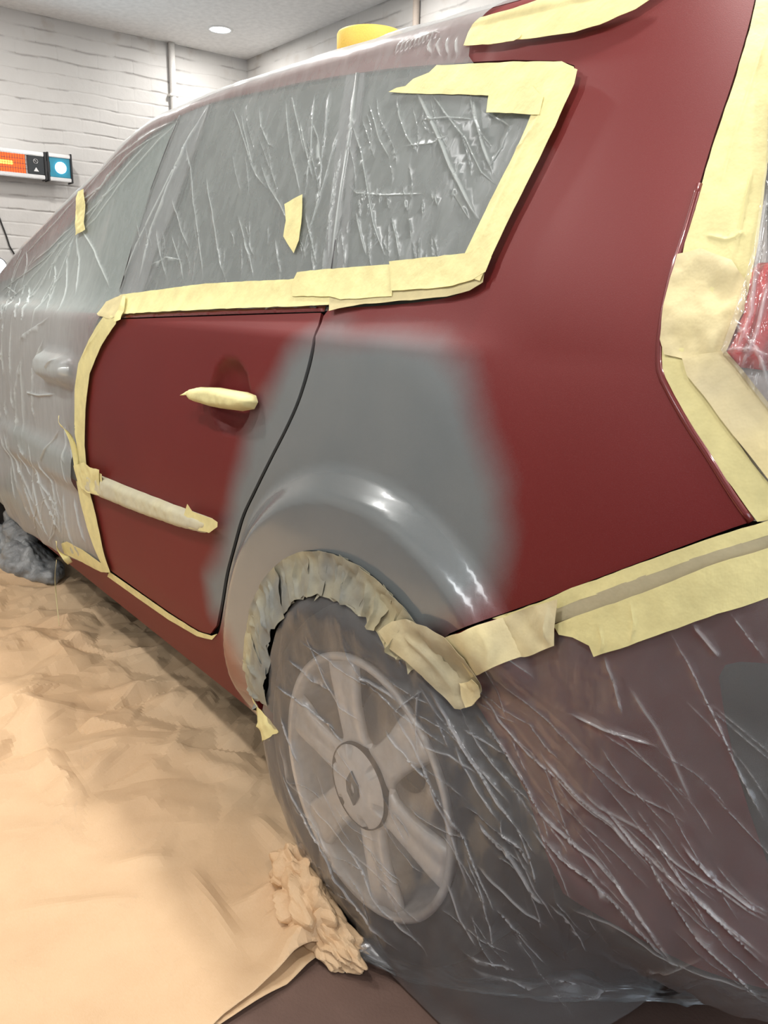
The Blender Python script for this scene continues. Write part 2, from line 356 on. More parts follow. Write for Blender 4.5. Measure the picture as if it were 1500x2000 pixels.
def brick(name, horiz):
    t = NT(name); co = t.n('TexCoord').outputs['Object']; sep = t.n('SeparateXYZ', Vector=co)
    nz = t.n('TexNoise', Vector=co, Scale=3.5, Detail=3.).outputs['Color']; wob = t.n('VectorMath', _operation='SCALE', i0=nz, Scale=.042).outputs[0]
    v = t.n('CombineXYZ', X=sep.outputs[horiz], Y=sep.outputs['Z']).outputs[0]; v = t.n('VectorMath', _operation='ADD', i0=v, i1=wob).outputs[0]
    br = t.n('TexBrick', Vector=v, Scale=1., **{'Mortar__Size': .0035, 'Mortar__Smooth': .8, 'Brick__Width': .225, 'Row__Height': .075, 'Bias': 0.})
    br.offset = .5; mort = br.outputs['Fac']
    big = t.n('TexBrick', Vector=v, Scale=1., **{'Mortar__Size': .010, 'Mortar__Smooth': 1., 'Brick__Width': .225, 'Row__Height': .075, 'Bias': 0.}).outputs['Fac']
    brk = t.ramp(t.n('TexNoise', Vector=co, Scale=6., Detail=4.).outputs[0], .47, .60)
    rough = t.n('TexNoise', Vector=co, Scale=26., Detail=6.).outputs[0]
    # verticals are mostly painted over
    ysaw = t.math('ABSOLUTE', t.math('SUBTRACT', t.math('FRACT', t.math('MULTIPLY', t.n('SeparateXYZ', Vector=v).outputs['Y'], 1/.075)), .5))
    nearjoint = t.ramp(ysaw, .38, .46, .12, 1)
    line = t.math('MULTIPLY', t.math('MULTIPLY', mort, brk), nearjoint)
    base = t.mix(t.ramp(t.n('TexNoise', Vector=co, Scale=2.5, Detail=5.).outputs[0], .35, .65), (.51, .495, .475), (.57, .555, .535))
    # damp brown staining creeping down from the ceiling joint
    damp = t.math('MULTIPLY', t.ramp(sep.outputs['Z'], 2.42, 2.6), t.ramp(t.n('TexNoise', Vector=co, Scale=9., Detail=5.).outputs[0], .55, .70))
    base = t.mix(t.math('MULTIPLY', damp, .55), base, (.34, .27, .21))
    col = t.mix(t.math('MULTIPLY', line, .75), base, (.27, .25, .24))
    h = t.math('SUBTRACT', t.math('MULTIPLY', rough, .30), t.math('MULTIPLY', t.math('MULTIPLY', big, nearjoint), t.ramp(brk, 0, 1, .25, .9)))
    return t.done(t.bsdf(Base__Color=col, Roughness=.55, Normal=t.bump(h, .55, .012)))
def paper_mat(name):
    t = NT(name); n = t.noise(5, 5, .6); fib = t.noise(160, 3, .7, t.coord((1, 4, 1)))
    c = t.mix(t.ramp(n, .3, .7), (.55, .365, .205), (.62, .43, .25)); c = t.mix(t.math('MULTIPLY', t.ramp(fib, .35, .7), .25), c, (.68, .50, .33))
    # grey overspray dust next to the car
    x = t.n('SeparateXYZ', Vector=t.coord()).outputs['Y']; d = t.math('MULTIPLY', t.ramp(t.math('ADD', x, t.math('MULTIPLY', n, .2)), .02, .42), .55)
    c = t.mix(d, c, (.26, .25, .20))
    # faint scuffs of shoe soles
    sc = t.ramp(t.noise(11, 6, .7, t.coord((1, 2.6, 1)), 1.2), .60, .68); c = t.mix(t.math('MULTIPLY', sc, .13), c, (.30, .23, .17))
    wv = t.n('VectorMath', _operation='ADD', i0=t.coord(), i1=t.n('VectorMath', _operation='SCALE', i0=t.n('TexNoise', Vector=t.coord(), Scale=5.).outputs['Color'], Scale=.12).outputs[0]).outputs[0]
    v1 = t.n('TexVoronoi', Vector=wv, Scale=6.).outputs[0]; v2 = t.n('TexVoronoi', Vector=wv, Scale=15.).outputs[0]
    h = t.math('ADD', t.math('MULTIPLY', v1, 1.), t.math('MULTIPLY', v2, .3)); h = t.math('MULTIPLY', h, t.ramp(t.noise(2.3, 3), .40, .62, .12, 1.)); h = t.math('ADD', h, t.math('MULTIPLY', t.noise(14, 5), .25))
    return t.done(t.bsdf(Base__Color=c, Roughness=.72, Normal=t.bump(h, .55, .012)))
M = {}
M['ceiling'] = plain('ceiling_paint', (.86, .855, .845), .7, bump=.03, bscale=30)
M['brick_f'] = brick('painted_brick_front', 'Y'); M['brick_s'] = brick('painted_brick_side', 'X')
M['concrete'] = (lambda t: t.done(t.bsdf(Base__Color=t.mix(t.ramp(t.noise(6, 6), .3, .7), (.10, .058, .044), (.14, .084, .065)), Roughness=.75, Normal=t.bump(t.noise(180, 3), .3, .003))))(NT('brown_floor'))
M['paint'] = paint('car_paint')
M['red'] = (lambda t: t.done(t.bsdf(Base__Color=(.135, .011, .012), Roughness=.3, Metallic=.15, Coat__Weight=.8, Coat__Roughness=.05, Normal=t.bump(t.noise(700, 2), .05, .001))))(NT('red_gloss_paint'))
M['glass'] = (lambda t: t.done(t.bsdf(Base__Color=t.mix(t.noise(3), (.038, .050, .050), (.055, .068, .068)), Roughness=.05, Coat__Weight=.5)))(NT('tinted_glass'))
M['black'] = plain('black_trim', (.022, .022, .024), .45, bump=.1, bscale=400)
M['pillar'] = plain('pillar_grey', (.13, .135, .145), .4)
M['rubber'] = plain('tyre_rubber', (.025, .025, .026), .7, bump=.3, bscale=120)
M['alloy'] = plain('alloy_silver', (.78, .77, .75), .36, .25, bscale=60)
M['hub'] = plain('hub_plate_silver', (.80, .78, .75), .42, .15, bscale=60)
M['dark'] = plain('dark_underside', (.012, .011, .011), .8)
M['grey_trim'] = plain('grey_plastic_trim', (.075, .08, .078), .5, bump=.2, bscale=700)
M['grille'] = plain('dark_grille', (.10, .08, .07), .4, .6); M['steel'] = plain('steel', (.62, .62, .62), .3, .9)
M['film_window'] = film('film_window', .29, .42, tint=(.69, .75, .735), gl=.46, bstr=.06, rough=.27, stretch=(5, 5, 1.4))
M['film_fall'] = film('film_fall', .13, .42, tint=(.80, .80, .81), bstr=.22, stretch=(6, 6, 3), scale=6, rough=.2)
M['film_light'] = film('film_light', .13, .5, bstr=.35)
M['tape'] = tape('masking_tape'); M['tape_thin'] = tape('masking_tape_single_layer', (.74, .66, .37), .80)
M['tape_spray'] = tape('masking_tape_oversprayed', (.56, .50, .30), .95, .95, (.23, .24, .225)); M['tape_gold'] = tape('masking_tape_warm', (.86, .75, .41), .95, .40, (.50, .46, .38))
M['tape_flap'] = tape('masking_tape_dull', (.66, .57, .34), .95, .7, (.36, .34, .28)); M['tape_pale'] = tape('masking_tape_dusted', (.70, .66, .44), .97, .45, (.55, .55, .48)); M['tape_grey'] = tape('masking_tape_greyish_layer', (.56, .50, .33), .86)  # tape_grey: greyish tape of its own, slightly more see-through
M['paper'] = paper_mat('kraft_paper'); M['front_glass'] = plain('pale_glass', (.15, .19, .18), .08, bscale=3)
M['bundle'] = (lambda t: t.done(t.bsdf(Base__Color=t.mix(t.ramp(t.noise(18, 5), .35, .65), (.16, .17, .175), (.30, .31, .31)), Roughness=.38, Normal=t.bump(t.noise(24, 5, .6, None, 1.), .5, .012))))(NT('grey_sheeting'))
M['silver'] = plain('aluminium_rail', (.72, .72, .72), .25, .8); M['panel_black'] = plain('heater_panel', (.02, .024, .028), .35)
M['white'] = plain('white_plastic', (.80, .80, .79), .4); M['pipe'] = plain('painted_pipe', (.70, .68, .65), .5, bump=.1)
M['pipe_dark'] = plain('brown_stained_pipe', (.42, .36, .31), .6)
M['yellow'] = plain('yellow_foam', (.78, .52, .09), .6, bump=.2, bscale=300)
M['cable'] = plain('black_cable', (.02, .02, .02), .5)
M['led'] = emit('led_light', (.85, .93, 1), 14.); M['blue_led'] = emit('blue_white_led', (.55, .85, 1), 9.); M['led_teal'] = plain('teal_lit_lens', (.02, .22, .32), .3)
M['glow'] = emit('heater_filament', (1, .40, .06), 5.); M['glow_red'] = emit('heater_reflector_glow', (1, .13, .035), 1.7)
M['tail'] = (lambda t: t.done(t.bsdf(Base__Color=t.mix(t.ramp(t.n('TexWave', Vector=t.coord((1, 1, 1)), Scale=18.).outputs[1], .2, .8), (.70, .02, .03), (.42, .008, .012)), Roughness=.12, Coat__Weight=1.)))(NT('tail_light_red'))
M['clear'] = plain('clear_lens', (.62, .60, .60), .15)
# ================================================================ THE ROOM
def structure(name, lo, hi, mat, bev=0):
    return tag(box(name, lo, hi, mat, None, bev), kind='structure')
X0, X1, Y0, Y1 = -4.3, 4.2, -2.7, 2.229
structure('floor', (X0-.1, Y0-.1, -.08), (X1+2, Y1+.1, 0), M['concrete'])
structure('ceiling', (X0-.1, Y0-.1, CEIL), (X1+.1, Y1+.1, CEIL+.1), M['ceiling'])
structure('wall_front', (X0-.1, Y0-.1, 0), (X0, Y1+.1, CEIL), M['brick_f'])
structure('wall_right', (X0, Y1, 0), (X1, Y1+.1, CEIL), M['brick_s'])
structure('wall_left', (X0, Y0-.1, 0), (X1, Y0, CEIL), M['brick_s'])
wb = structure('wall_back', (X1, Y0, 2.25), (X1+.1, Y1, CEIL), M['brick_f'])
box('door_jamb', (X1, Y0, 0), (X1+.1, Y0+1.0, 2.25), M['brick_f'], wb); box('door_jamb', (X1, Y1-.7, 0), (X1+.1, Y1, 2.25), M['brick_f'], wb)

def downlight(x, y, label, seen):
    t = empty('recessed_downlight', (x, y, CEIL)); tag(t, label, 'ceiling light')
    pr = [(.058, .0), (.062, -.006), (.074, -.004), (.078, 0.001)]; v = []; f = []; n = 40
    for i in range(n):
        a = 2*PI*i/n
        for r, z in pr: v.append((r*math.cos(a), r*math.sin(a), z))
    for i in range(n):
        for j in range(3): f.append((i*4+j, i*4+j+1, ((i+1) % n)*4+j+1, ((i+1) % n)*4+j))
    link('trim_ring', mesh_from('trim_ring', v, f), M['white'], t)
    v = [(0, 0, -.004)]+[(.058*math.cos(2*PI*i/n), .058*math.sin(2*PI*i/n), -.003) for i in range(n)]
    link('lens', mesh_from('lens', v, [(0, 1+(i+1) % n, 1+i) for i in range(n)]), M['led'], t)
downlight(*SPOTS[0], 'round recessed downlight glowing in the ceiling near the far corner', True)

def pipe(name, x, y, r, mat, label, z0=0.):
    t = empty(name, (x, y, z0)); tag(t, label, 'pipe')
    a = tube('conduit', [(0, 0, z) for z in np.linspace(0, CEIL-z0-.002, 12)], r, mat, t, 16)
    for z in (.5, 1.5, 2.3): box('bracket', (-.022 if abs(y) < 2 else -.02, -.03, z-.008), (.022, .03 if abs(y) < 2 else .018, z+.008), mat, t, .003)
pipe('conduit_pipe', X0+.022, 1.690, .020, M['pipe'], 'white painted vertical pipe on the brick wall left of the corner')
pipe('conduit_pipe', -2.545, Y1-.022, .017, M['pipe_dark'], 'brownish vertical pipe on the wall above the car roof')

def added_flood():
    t = empty('added_flood_light', ADDED_FLOOD); tag(t, 'added rectangular flood light, out of view, for highlights on the wheel arch', 'wall light'); t.rotation_euler = Vector((0, 1, -.45)).to_track_quat('-Z', 'Z').to_euler()
    box('housing', (-.34, -.16, .012), (.34, .16, .05), M['white'], t, .006); box('diffuser', (-.31, -.13, .006), (.31, .13, .011), M['white'], t); box('bracket', (-.05, -.03, .045), (.05, .03, .085), M['steel'], t)
added_flood()
# heater on the front wall
def heater():
    x = X0+.10; t = empty('infrared_heater', (x, .5, 1.79)); tag(t, 'wall heater with glowing orange element and a bluish round lamp at its end', 'heater')
    def b(n, y0, y1, z0, z1, d0, d1, m, bev=0, par=t): return box(n, (d0, y0, z0), (d1, y1, z1), m, par, bev)
    b('housing', -.62, .34, -.062, .062, -.06, -.004, M['silver'], .006)
    b('top_rail', -.62, .342, .050, .072, -.062, .012, M['silver'], .004); b('bottom_rail', -.62, .342, -.072, -.050, -.062, .012, M['silver'], .004)
    b('reflector', -.61, .24, -.05, .05, -.004, .0005, M['glow_red'])
    g = b('element', -.60, .17, -.010, .010, .002, .012, M['glow'], .003)
    bm = []
    for i in range(62):
        y = -.60+i*.0137
        bm.append(((.010, y-.0011, -.05), (.0125, y+.0011, .05)))
    for z in (-.026, 0.0, .026): bm.append(((.011, -.61, z-.0012), (.0135, .245, z+.0012)))
    v = []; f = []
    for lo, hi in bm:
        k = len(v); v += [(a, c, d) for a in (lo[0], hi[0]) for c in (lo[1], hi[1]) for d in (lo[2], hi[2])]
        f += [tuple(k+i for i in q) for q in ((0, 1, 3, 2), (4, 6, 7, 5), (0, 4, 5, 1), (2, 3, 7, 6), (0, 2, 6, 4), (1, 5, 7, 3))]
    link('guard_grille', mesh_from('guard_grille', v, f, False), M['grille'], t)
    c = b('control_panel', .247, .338, -.05, .05, -.03, .012, M['panel_black'], .003)
    b('end_bracket', .340, .352, -.075, .075, -.062, .016, M['black'], .002)
    # printed symbols: a crossed circle and a warning triangle
    th = np.linspace(0, 2*PI, 33)
    tube('warning_symbol', [(.013, .292+.012*math.cos(a), .020+.012*math.sin(a)) for a in th], .0014, M['silver'], c)
    tube('warning_symbol', [(.013, .284, .028), (.013, .300, .012)], .0014, M['silver'], c)
    link('warning_symbol', mesh_from('tri', [(.0132, .278, -.034), (.0132, .306, -.034), (.0132, .292, -.012)], [(0, 1, 2)]), M['silver'], c)
    # lamp head, separate module on the same rails
    t2 = empty('lamp_module'); t2.parent = t
    def b2(*a, **k): return b(*a, par=t2, **k)
    box('module_body', (-.05, .372, -.062), (.0, .488, .062), M['silver'], t2, .004)
    box('module_rail', (-.06, .366, .054), (.012, .490, .074), M['silver'], t2, .003); box('module_rail', (-.06, .366, -.074), (.012, .490, -.054), M['silver'], t2, .003)
    box('module_plate', (.0, .368, -.053), (.006, .486, .053), M['led_teal'], t2, .002)
    box('end_bracket', (-.062, .356, -.078), (.016, .366, .078), M['black'], t2, .002); box('end_bracket', (-.062, .488, -.080), (.016, .497, .080), M['black'], t2, .002)
    box('hinge', (-.03, .350, -.03), (.010, .372, .03), M['black'], t2, .003)
    n = 36; v = [(.022, .432, .0)]
    for r, d in ((.012, .021), (.024, .017), (.031, .009), (.032, .004)): v += [(d, .432+r*math.cos(2*PI*i/n), r*math.sin(2*PI*i/n)) for i in range(n)]
    f = [(0, 1+i, 1+(i+1) % n) for i in range(n)]+[(1+k*n+i, 1+(k+1)*n+i, 1+(k+1)*n+(i+1) % n, 1+k*n+(i+1) % n) for k in range(3) for i in range(n)]
    link('lamp_lens', mesh_from('lamp_lens', v, f), M['blue_led'], t2)
    box('wall_mount', (-.10, -.1, -.03), (-.05, .1, .03), M['black'], t)
    l = bpy.data.lights.new('lamp_beam', 'AREA'); l.shape = 'DISK'; l.size = .06; l.energy = 4; l.color = (.6, .85, 1)
    o = bpy.data.objects.new('lamp_beam', l); COL.objects.link(o); o.location = (x+.026, .932, 1.79); o.rotation_euler = (0, -PI/2, 0)
    t.rotation_euler = (0, 0, .0)
heater()
c0 = [plane_hit(*p, 0, X0+.012) for p in [(-30, 350), (-12, 395), (2, 434), (12, 460), (20, 484), (29, 498)]]
tag(tube('power_cable', spline(c0+[np.array([X0+.012, .80, 1.0])], .02), .0045, M['cable']), 'thin black cable hanging down the brick wall below the heater', 'cable')
def work_light():
    c = plane_hit(-6, 522, 0, X0+.10); t = empty('work_light', c); tag(t, 'bright white work light glaring at the edge behind the windscreen', 'work light')
    n = 30
    def disc(nm, r0, d0, r1, d1, m):
        v = [(d0, r0*math.cos(2*PI*i/n), r0*math.sin(2*PI*i/n)) for i in range(n)]+[(d1, r1*math.cos(2*PI*i/n), r1*math.sin(2*PI*i/n)) for i in range(n)]
        f = [(i, (i+1) % n, n+(i+1) % n, n+i) for i in range(n)]+[tuple(range(n)), tuple(range(n, 2*n))]
        return link(nm, mesh_from(nm, v, f), m, t)
    disc('housing', .04, -.06, .058, .0, M['black']); disc('lens', .052, .002, .050, .006, M['led'])
    box('bracket', (-.10, -.015, -.02), (-.055, .015, .02), M['black'], t)
work_light()

# ================================================================ THE CAR
car = empty('car', (-1.2, .9, 0)); tag(car, 'dark red estate car with grey primer sprayed over its rear wheel arch', 'car')
bpy.context.view_layer.update()
def on_car(o, parent=None):
    """part of the car keeping its world place"""
    o.parent = parent or car; o.matrix_parent_inverse = Matrix.Translation(-Vector(car.location)) if parent is None else Matrix.Identity(4); return o
H = BODY.line
# primer spray mask
PRIM = np.array(H([(598, 655), (640, 650), (700, 655), (790, 655), (860, 665), (905, 720), (925, 800), (950, 860), (985, 950), (990, 1040), (975, 1110), (955, 1180), (880, 1260), (800, 1300), (700, 1330), (600, 1350), (520, 1370), (480, 1320), (445, 1240), (415, 1190), (405, 1130), (425, 1075), (448, 1000), (462, 930), (490, 850), (528, 760), (560, 690)]))
PRIM_C = PRIM
def primer_attr(q):
    d, _ = seg_dist(q, PRIM_C, True); sgn = np.where(inside(q, PRIM_C), -d, d)
    sgn = sgn+.010*vnoise(q*14, 3)+.008*vnoise(q*5, 9)
    return smooth(.050, -.056, sgn)
def gloss_attr(q):
    r = np.hypot(q[:, 0]-ARC[0], q[:, 1]-ARC[1]); return np.clip(.0+1.*smooth(.50, .44, r), 0, 1)
PA = dict(primer=primer_attr, gloss=gloss_attr)
def arc(a0, a1, n=60, r=None, c=ARC):
    return [uv(c[0]+(r or c[2])*math.cos(math.radians(a)), c[1]+(r or c[2])*math.sin(math.radians(a))) for a in np.linspace(a0, a1, n)]
join = BODY.hit(865, 1243); ANG0 = math.degrees(math.atan2(join[1]-ARC[1], join[0]-ARC[0]))
ANG1 = 180+12
WIN_TOP = [(1122, 128), (1095, 119), (1000, 117), (925, 121), (850, 126), (760, 134), (690, 144), (600, 158), (520, 176), (400, 206), (362, 222), (300, 258), (240, 318), (170, 398), (100, 478), (45, 542)]
WIN_BOT = [(640, 603), (760, 596), (860, 584), (905, 570), (938, 540), (972, 468), (1020, 372), (1060, 282), (1095, 210), (1124, 147)]
GAP = [(640, 607), (633, 614), (624, 640), (613, 690), (591, 770), (566, 830), (532, 897), (501, 960), (478, 1010), (461, 1070), (448, 1120), (438, 1180), (430, 1226), (424, 1240), (412, 1247)]
SILLTOP = [(385, 1240), (330, 1205), (270, 1163), (213, 1122), (160, 1086), (120, 1062)]
QREAR = [(1467, 1019), (1430, 966), (1385, 893), (1345, 832), (1302, 755), (1288, 715), (1291, 640), (1306, 560), (1325, 495), (1340, 448), (1366, 360), (1396, 260), (1430, 160), (1462, 50), (1478, -20)]
def sm(pts, k=.02): return [UV(p) for p in spline(np.array(H(pts)), k)]
sill_end = BODY.hit(120, 1062)
rear_top = BODY.hit(1478, -20)
bump_line = sm([(865, 1243), (960, 1206), (1100, 1155), (1250, 1098), (1400, 1042), (1467, 1019)])
loopA = sm(GAP, .012)+sm(SILLTOP)+[uv(-2.05, sill_end[1]), uv(-2.35, sill_end[1]), uv(-2.35, .235), uv(-.40, .235)]+[uv(ARC[0]+ARC[2]*math.cos(math.radians(a)), ARC[1]+ARC[2]*math.sin(math.radians(a))) for a in np.linspace(205, ANG0, 90)] \
    + bump_line[1:]+sm(QREAR, .02)[1:]+[uv(rear_top[0]+.04, 1.70), uv(rear_top[0]-.1, 1.78), uv(.1, 1.72), uv(-2.3, 1.66), uv(-2.5, 1.5)] \
    + [UV(p) for p in np.array(H(WIN_TOP))[::-1]]+[UV(p) for p in sm(WIN_BOT[::-1], .012)]
def lift(uvs, e): return [e(*p) for p in uvs]
side = patch('side_panel', body, loopA, step=.011, thick=.006, mat=M['paint'], attr=PA); on_car(side)
# rolled rear edge of the quarter panel and the wheel arch lip
def edge_tube(name, uvs, r, mat, off=-.002, parent=None):
    u = np.array(uvs); p = body(u[:, 0], u[:, 1])+normals(body, u[:, 0], u[:, 1])*off
    return on_car(tube(name, p, r, mat, None, 10), parent)
edge_tube('panel_edge', sm(QREAR[:11], .012), .0042, M['red'], -.001)
lip = arc(196, ANG0+.5, 100, ARC[2]+.001); o = patch('arch_lip', body, arc(204, ANG0, 100, ARC[2]+.004)+arc(ANG0, 204, 100, ARC[2]-.006), step=.01, off=-.0015, thick=.012, mat=M['paint'], attr=dict(primer=lambda q: primer_attr(q), gloss=lambda q: np.ones(len(q)))); on_car(o)

# rear door with handle scoop
DOOR = [(226, 624), (400, 618), (560, 613), (627, 611), (617, 645), (606, 690), (584, 770), (559, 830), (525, 897), (494, 960), (471, 1010), (454, 1070), (441, 1120), (431, 1180), (423, 1222), (411, 1238), (385, 1230), (330, 1195), (270, 1153), (213, 1112), (197, 1070), (180, 1000), (165, 940), (158, 870), (158, 790), (166, 730), (190, 672)]
HC = BODY.hit(448, 774)
def scoop(q, ed):
    d = np.hypot((q[:, 0]-HC[0])/.078, (q[:, 1]-HC[1])/.070); return -.024*np.sqrt(np.maximum(1-np.minimum(d, 1)**2.4, 0))
dl = [UV(p) for p in sm(DOOR[:4], .02)]+[UV(p) for p in sm(DOOR[3:15], .012)[1:]]+[UV(p) for p in sm(DOOR[14:16], .012)[1:]]+sm(DOOR[15:20], .02)[1:]+sm(DOOR[19:]+[DOOR[0]], .02)[1:-1]
door = on_car(patch('rear_door', body, dl, step=.0085, thick=.006, mat=M['paint'], disp=scoop, attr=PA))
def pillow(dep, w): return lambda q, ed: dep*np.sqrt(np.maximum(1-(1-np.clip(ed/w, 0, 1))**2, 0))
LEDGE = [(230, 613), (300, 610), (400, 606), (520, 601), (638, 597), (634, 609), (560, 611), (400, 616), (230, 622)]
led = on_car(patch('window_ledge_trim', body, H(LEDGE), step=.006, off=.001, mat=M['red'], disp=pillow(.0026, .004)), door)
nb = BODY.hit(621, 601); a = np.linspace(0, 2*PI, 5)[:-1]+PI/4
on_car(patch('clip_hole', body, [uv(nb[0]+.005*math.cos(k), nb[1]+.0045*math.sin(k)) for k in a], step=.004, off=.0058, mat=M['black']), door)
MOULD = [(100, 880), (172, 918), (260, 954), (340, 985), (414, 1012), (421, 1019), (419, 1032), (400, 1040), (350, 1027), (280, 1002), (200, 970), (172, 960), (150, 950)]
ms = np.array(H(MOULD[1:12])); on_car(patch('door_moulding', body, ms, step=.006, mat=M['grey_trim'], disp=pillow(.016, .016)), door)
HAND = [(392, 766), (402, 757), (440, 760), (488, 767), (505, 773), (509, 785), (502, 798), (480, 801), (440, 795), (402, 785)]
hm = np.array(H(HAND)); on_car(patch('door_handle', body, hm, step=.005, off=.008, mat=M['grey_trim'], disp=pillow(.026, .014)), door)
# front door, wing
FRONT = [(0, 604), (100, 607), (200, 612), (176, 668), (152, 730), (146, 800), (147, 880), (156, 960), (176, 1040), (200, 1100), (160, 1078), (120, 1055)]
fd0 = H(FRONT[1:]); fd = [uv(-2.06, fd0[0][1])]+[UV(p) for p in sm(FRONT[1:3], .03)]+[UV(p) for p in sm(FRONT[2:10], .02)[1:]]+[UV(p) for p in H(FRONT[10:])]+[uv(-2.0, sill_end[1]+.006), uv(-2.08, .5), uv(-2.12, .8)]
fdoor = on_car(patch('front_door', body, fd, step=.02, thick=.006, mat=M['red']))
mz = BODY.hit(150, 940)[1]; mt = BODY.hit(150, 892)[1]
on_car(patch('door_moulding', body, [uv(-2.02, mz), uv(-1.33, mz), uv(-1.33, mt), uv(-2.02, mt+.005)], step=.012, mat=M['grey_trim'], disp=pillow(.016, .016)), fdoor)
hz = BODY.hit(125, 720); on_car(patch('door_handle', body, [uv(hz[0]-.13, hz[1]-.018), uv(hz[0]+.07, hz[1]-.018), uv(hz[0]+.075, hz[1]+.012), uv(hz[0]-.13, hz[1]+.018)], step=.006, off=.01, mat=M['steel'], disp=pillow(.03, .014)), fdoor)
on_car(patch('front_wing', body, [uv(-2.13, .8), uv(-2.09, .5), uv(-2.01+-.36, .33)]+[uv(-2.761+.35*math.cos(math.radians(a)), .36+.35*math.sin(math.radians(a))) for a in np.linspace(-5, 185, 40)]+[uv(-3.45, .33), uv(-3.45, 1.03), uv(-2.07, 1.03)], step=.03, thick=.006, mat=M['red']))
# core under the panels (both sides), with openings for the wheels
def core():
    us = np.linspace(-3.6, 1.35, 150); vs = np.linspace(.2, 2.4, 66); Ug, Vg = np.meshgrid(us, vs, indexing='ij')
    p = body(Ug, Vg); n = normals(body, Ug, Vg); s = -1. 
    p = p-n*np.sign(-n[..., 1:2]+1e-6)*(.016+.022*(1-smooth(.7, 1.4, np.hypot((Ug-HC[0])/.09, (Vg-HC[1])/.085))))[..., None]
    p = p.reshape(-1, 3); m = len(vs); v = [tuple(x) for x in p]; k = len(v); v += [(x, 1.8-y, z) for x, y, z in p]; f = []
    for i in range(len(us)-1):
        for j in range(m-1):
            uc, vc = us[i]+.017, vs[j]+.017
            if any(math.hypot(uc-cx, vc-.38) < .36 and vc < .8 for cx in (-.025, -2.761)) : continue
            if uc > .40 and vc < .37: continue
            a = i*m+j; f.append((a, a+m, a+m+1, a+1)); f.append((k+a, k+a+1, k+a+m+1, k+a+m))
    return on_car(link('inner_shell', mesh_from('inner_shell', v, f), M['dark']))
core()
on_car(box('underfloor', (-3.3, .12, .17), (.35, 1.68, .24), M['dark']))
# roof, windscreen, glass, pillars
on_car(patch('roof', body, [uv(-1.45, 1.62), uv(-.6, 1.64), uv(.1, 1.72), uv(.35, 1.80), uv(.9, 1.8), uv(1.34, 1.75), uv(1.34, 2.39), uv(-1.45, 2.39)], step=.03, thick=.003, off=.001, mat=M['red']))
on_car(patch('windscreen', body, [uv(-2.45, 1.6), uv(-1.5, 1.66), uv(-1.5, 2.39), uv(-2.5, 2.39)], step=.04, off=-.006, mat=M['glass']))
on_car(patch('bonnet', body, [uv(-3.45, 1.05), uv(-2.52, 1.10), uv(-2.52, 2.39), uv(-3.45, 2.39)], step=.04, mat=M['red']))
def g(nm, pts, m=M['glass'], off=-.007, **k): return on_car(patch(nm, body, [UV(p) for p in spline(np.array(H(pts+[pts[0]])), .05)] if False else H(pts), step=.02, off=off, mat=m, **k))
g('quarter_window', [(650, 606), (705, 138), (760, 130), (925, 117), (1000, 113), (1100, 114), (1130, 124), (1130, 150), (1066, 285), (978, 470), (944, 545), (908, 576), (860, 590)])
g('rear_door_window', [(240, 612), (262, 575), (400, 202), (520, 172), (690, 140), (632, 606)])
g('front_door_window', [(205, 612), (238, 570), (352, 224), (300, 254), (240, 314), (170, 394), (100, 474), (30, 545), (30, 608)], M['front_glass'])
g('door_pillar', [(222, 616), (272, 614), (278, 580), (335, 432), (412, 203), (352, 222), (298, 370), (238, 556)], M['pillar'], -.001, thick=.004)
g('rear_pillar', [(622, 606), (660, 606), (685, 380), (712, 138), (676, 142), (640, 420)], M['pillar'], -.001, thick=.004)
for nm, l in (('window_seal', [(278, 582), (305, 500), (335, 432), (375, 310), (410, 206)]), ('window_seal', [(236, 572), (262, 480), (298, 370), (330, 285), (354, 226)]), ('window_seal', [(641, 598), (655, 500), (668, 400), (685, 260), (699, 145)])): edge_tube(nm, H(l), .004, M['black'], .001)
# rear: bumper, hatch, light
bl = np.array(bump_line)
lowb = [uv(1.33, .36), uv(.62, .36), uv(.52, .37), uv(.44, .37)]; archb = [UV(BODY.hit(*p)) for p in [(1100, 1745), (1073, 1685), (1031, 1554), (965, 1430), (925, 1365), (893, 1290), (868, 1252)]]
bt = [uv(p[0], p[1]-.004) for p in bl]
on_car(patch('rear_bumper', body, bt+[uv(.9, bt[-1][1]), uv(1.33, bt[-1][1])]+lowb+archb, step=.02, thick=.006, mat=M['red']))
on_car(patch('bumper_underside', film_fall, [uv(.46, .40), uv(1.15, .40), uv(1.15, .20), uv(.46, .20)], step=.03, off=-.03, mat=M['dark']))
INS = [(1404, 1322), (1412, 1302), (1434, 1293), (1475, 1294), (1530, 1300), (1600, 1320)]
INS2 = [(1600, 1900), (1545, 1790), (1497, 1680), (1462, 1580), (1435, 1490), (1416, 1400)]
on_car(patch('bumper_corner_moulding', body, sm(INS, .015)+H(INS2), step=.012, off=.0, mat=M['grey_trim'], disp=pillow(.0045, .012)))
tl = [(1405, 700), (1432, 650), (1450, 590), (1462, 530), (1480, 510), (1560, 500), (1640, 500), (1640, 740), (1500, 722), (1440, 715)]
def xh(p):
    try: return UV(BODY.hit(*p))
    except ValueError: return UV((1.2, 1.2))
on_car(patch('tail_light', body, [xh(p) for p in tl], step=.01, off=-.004, mat=M['tail'], disp=pillow(.012, .02)))
on_car(patch('light_surround', body, [UV(p) for p in sm(QREAR, .02)]+[uv(1.33, 1.55), uv(1.33, bt[-1][1]+.006)], step=.03, off=-.010, mat=M['clear']))
on_car(patch('rear_window', body, [UV(BODY.hit(1500, 500))]+[UV(BODY.hit(1505, 120)), uv(1.33, 1.5), uv(1.33, 1.12)], step=.03, off=-.006, mat=M['glass']))

on_car(patch('tailgate_frame', body, [uv(.60, 1.50), uv(1.34, 1.50), uv(1.34, 1.84), uv(.60, 1.84)], step=.03, off=-.004, mat=M['red']))
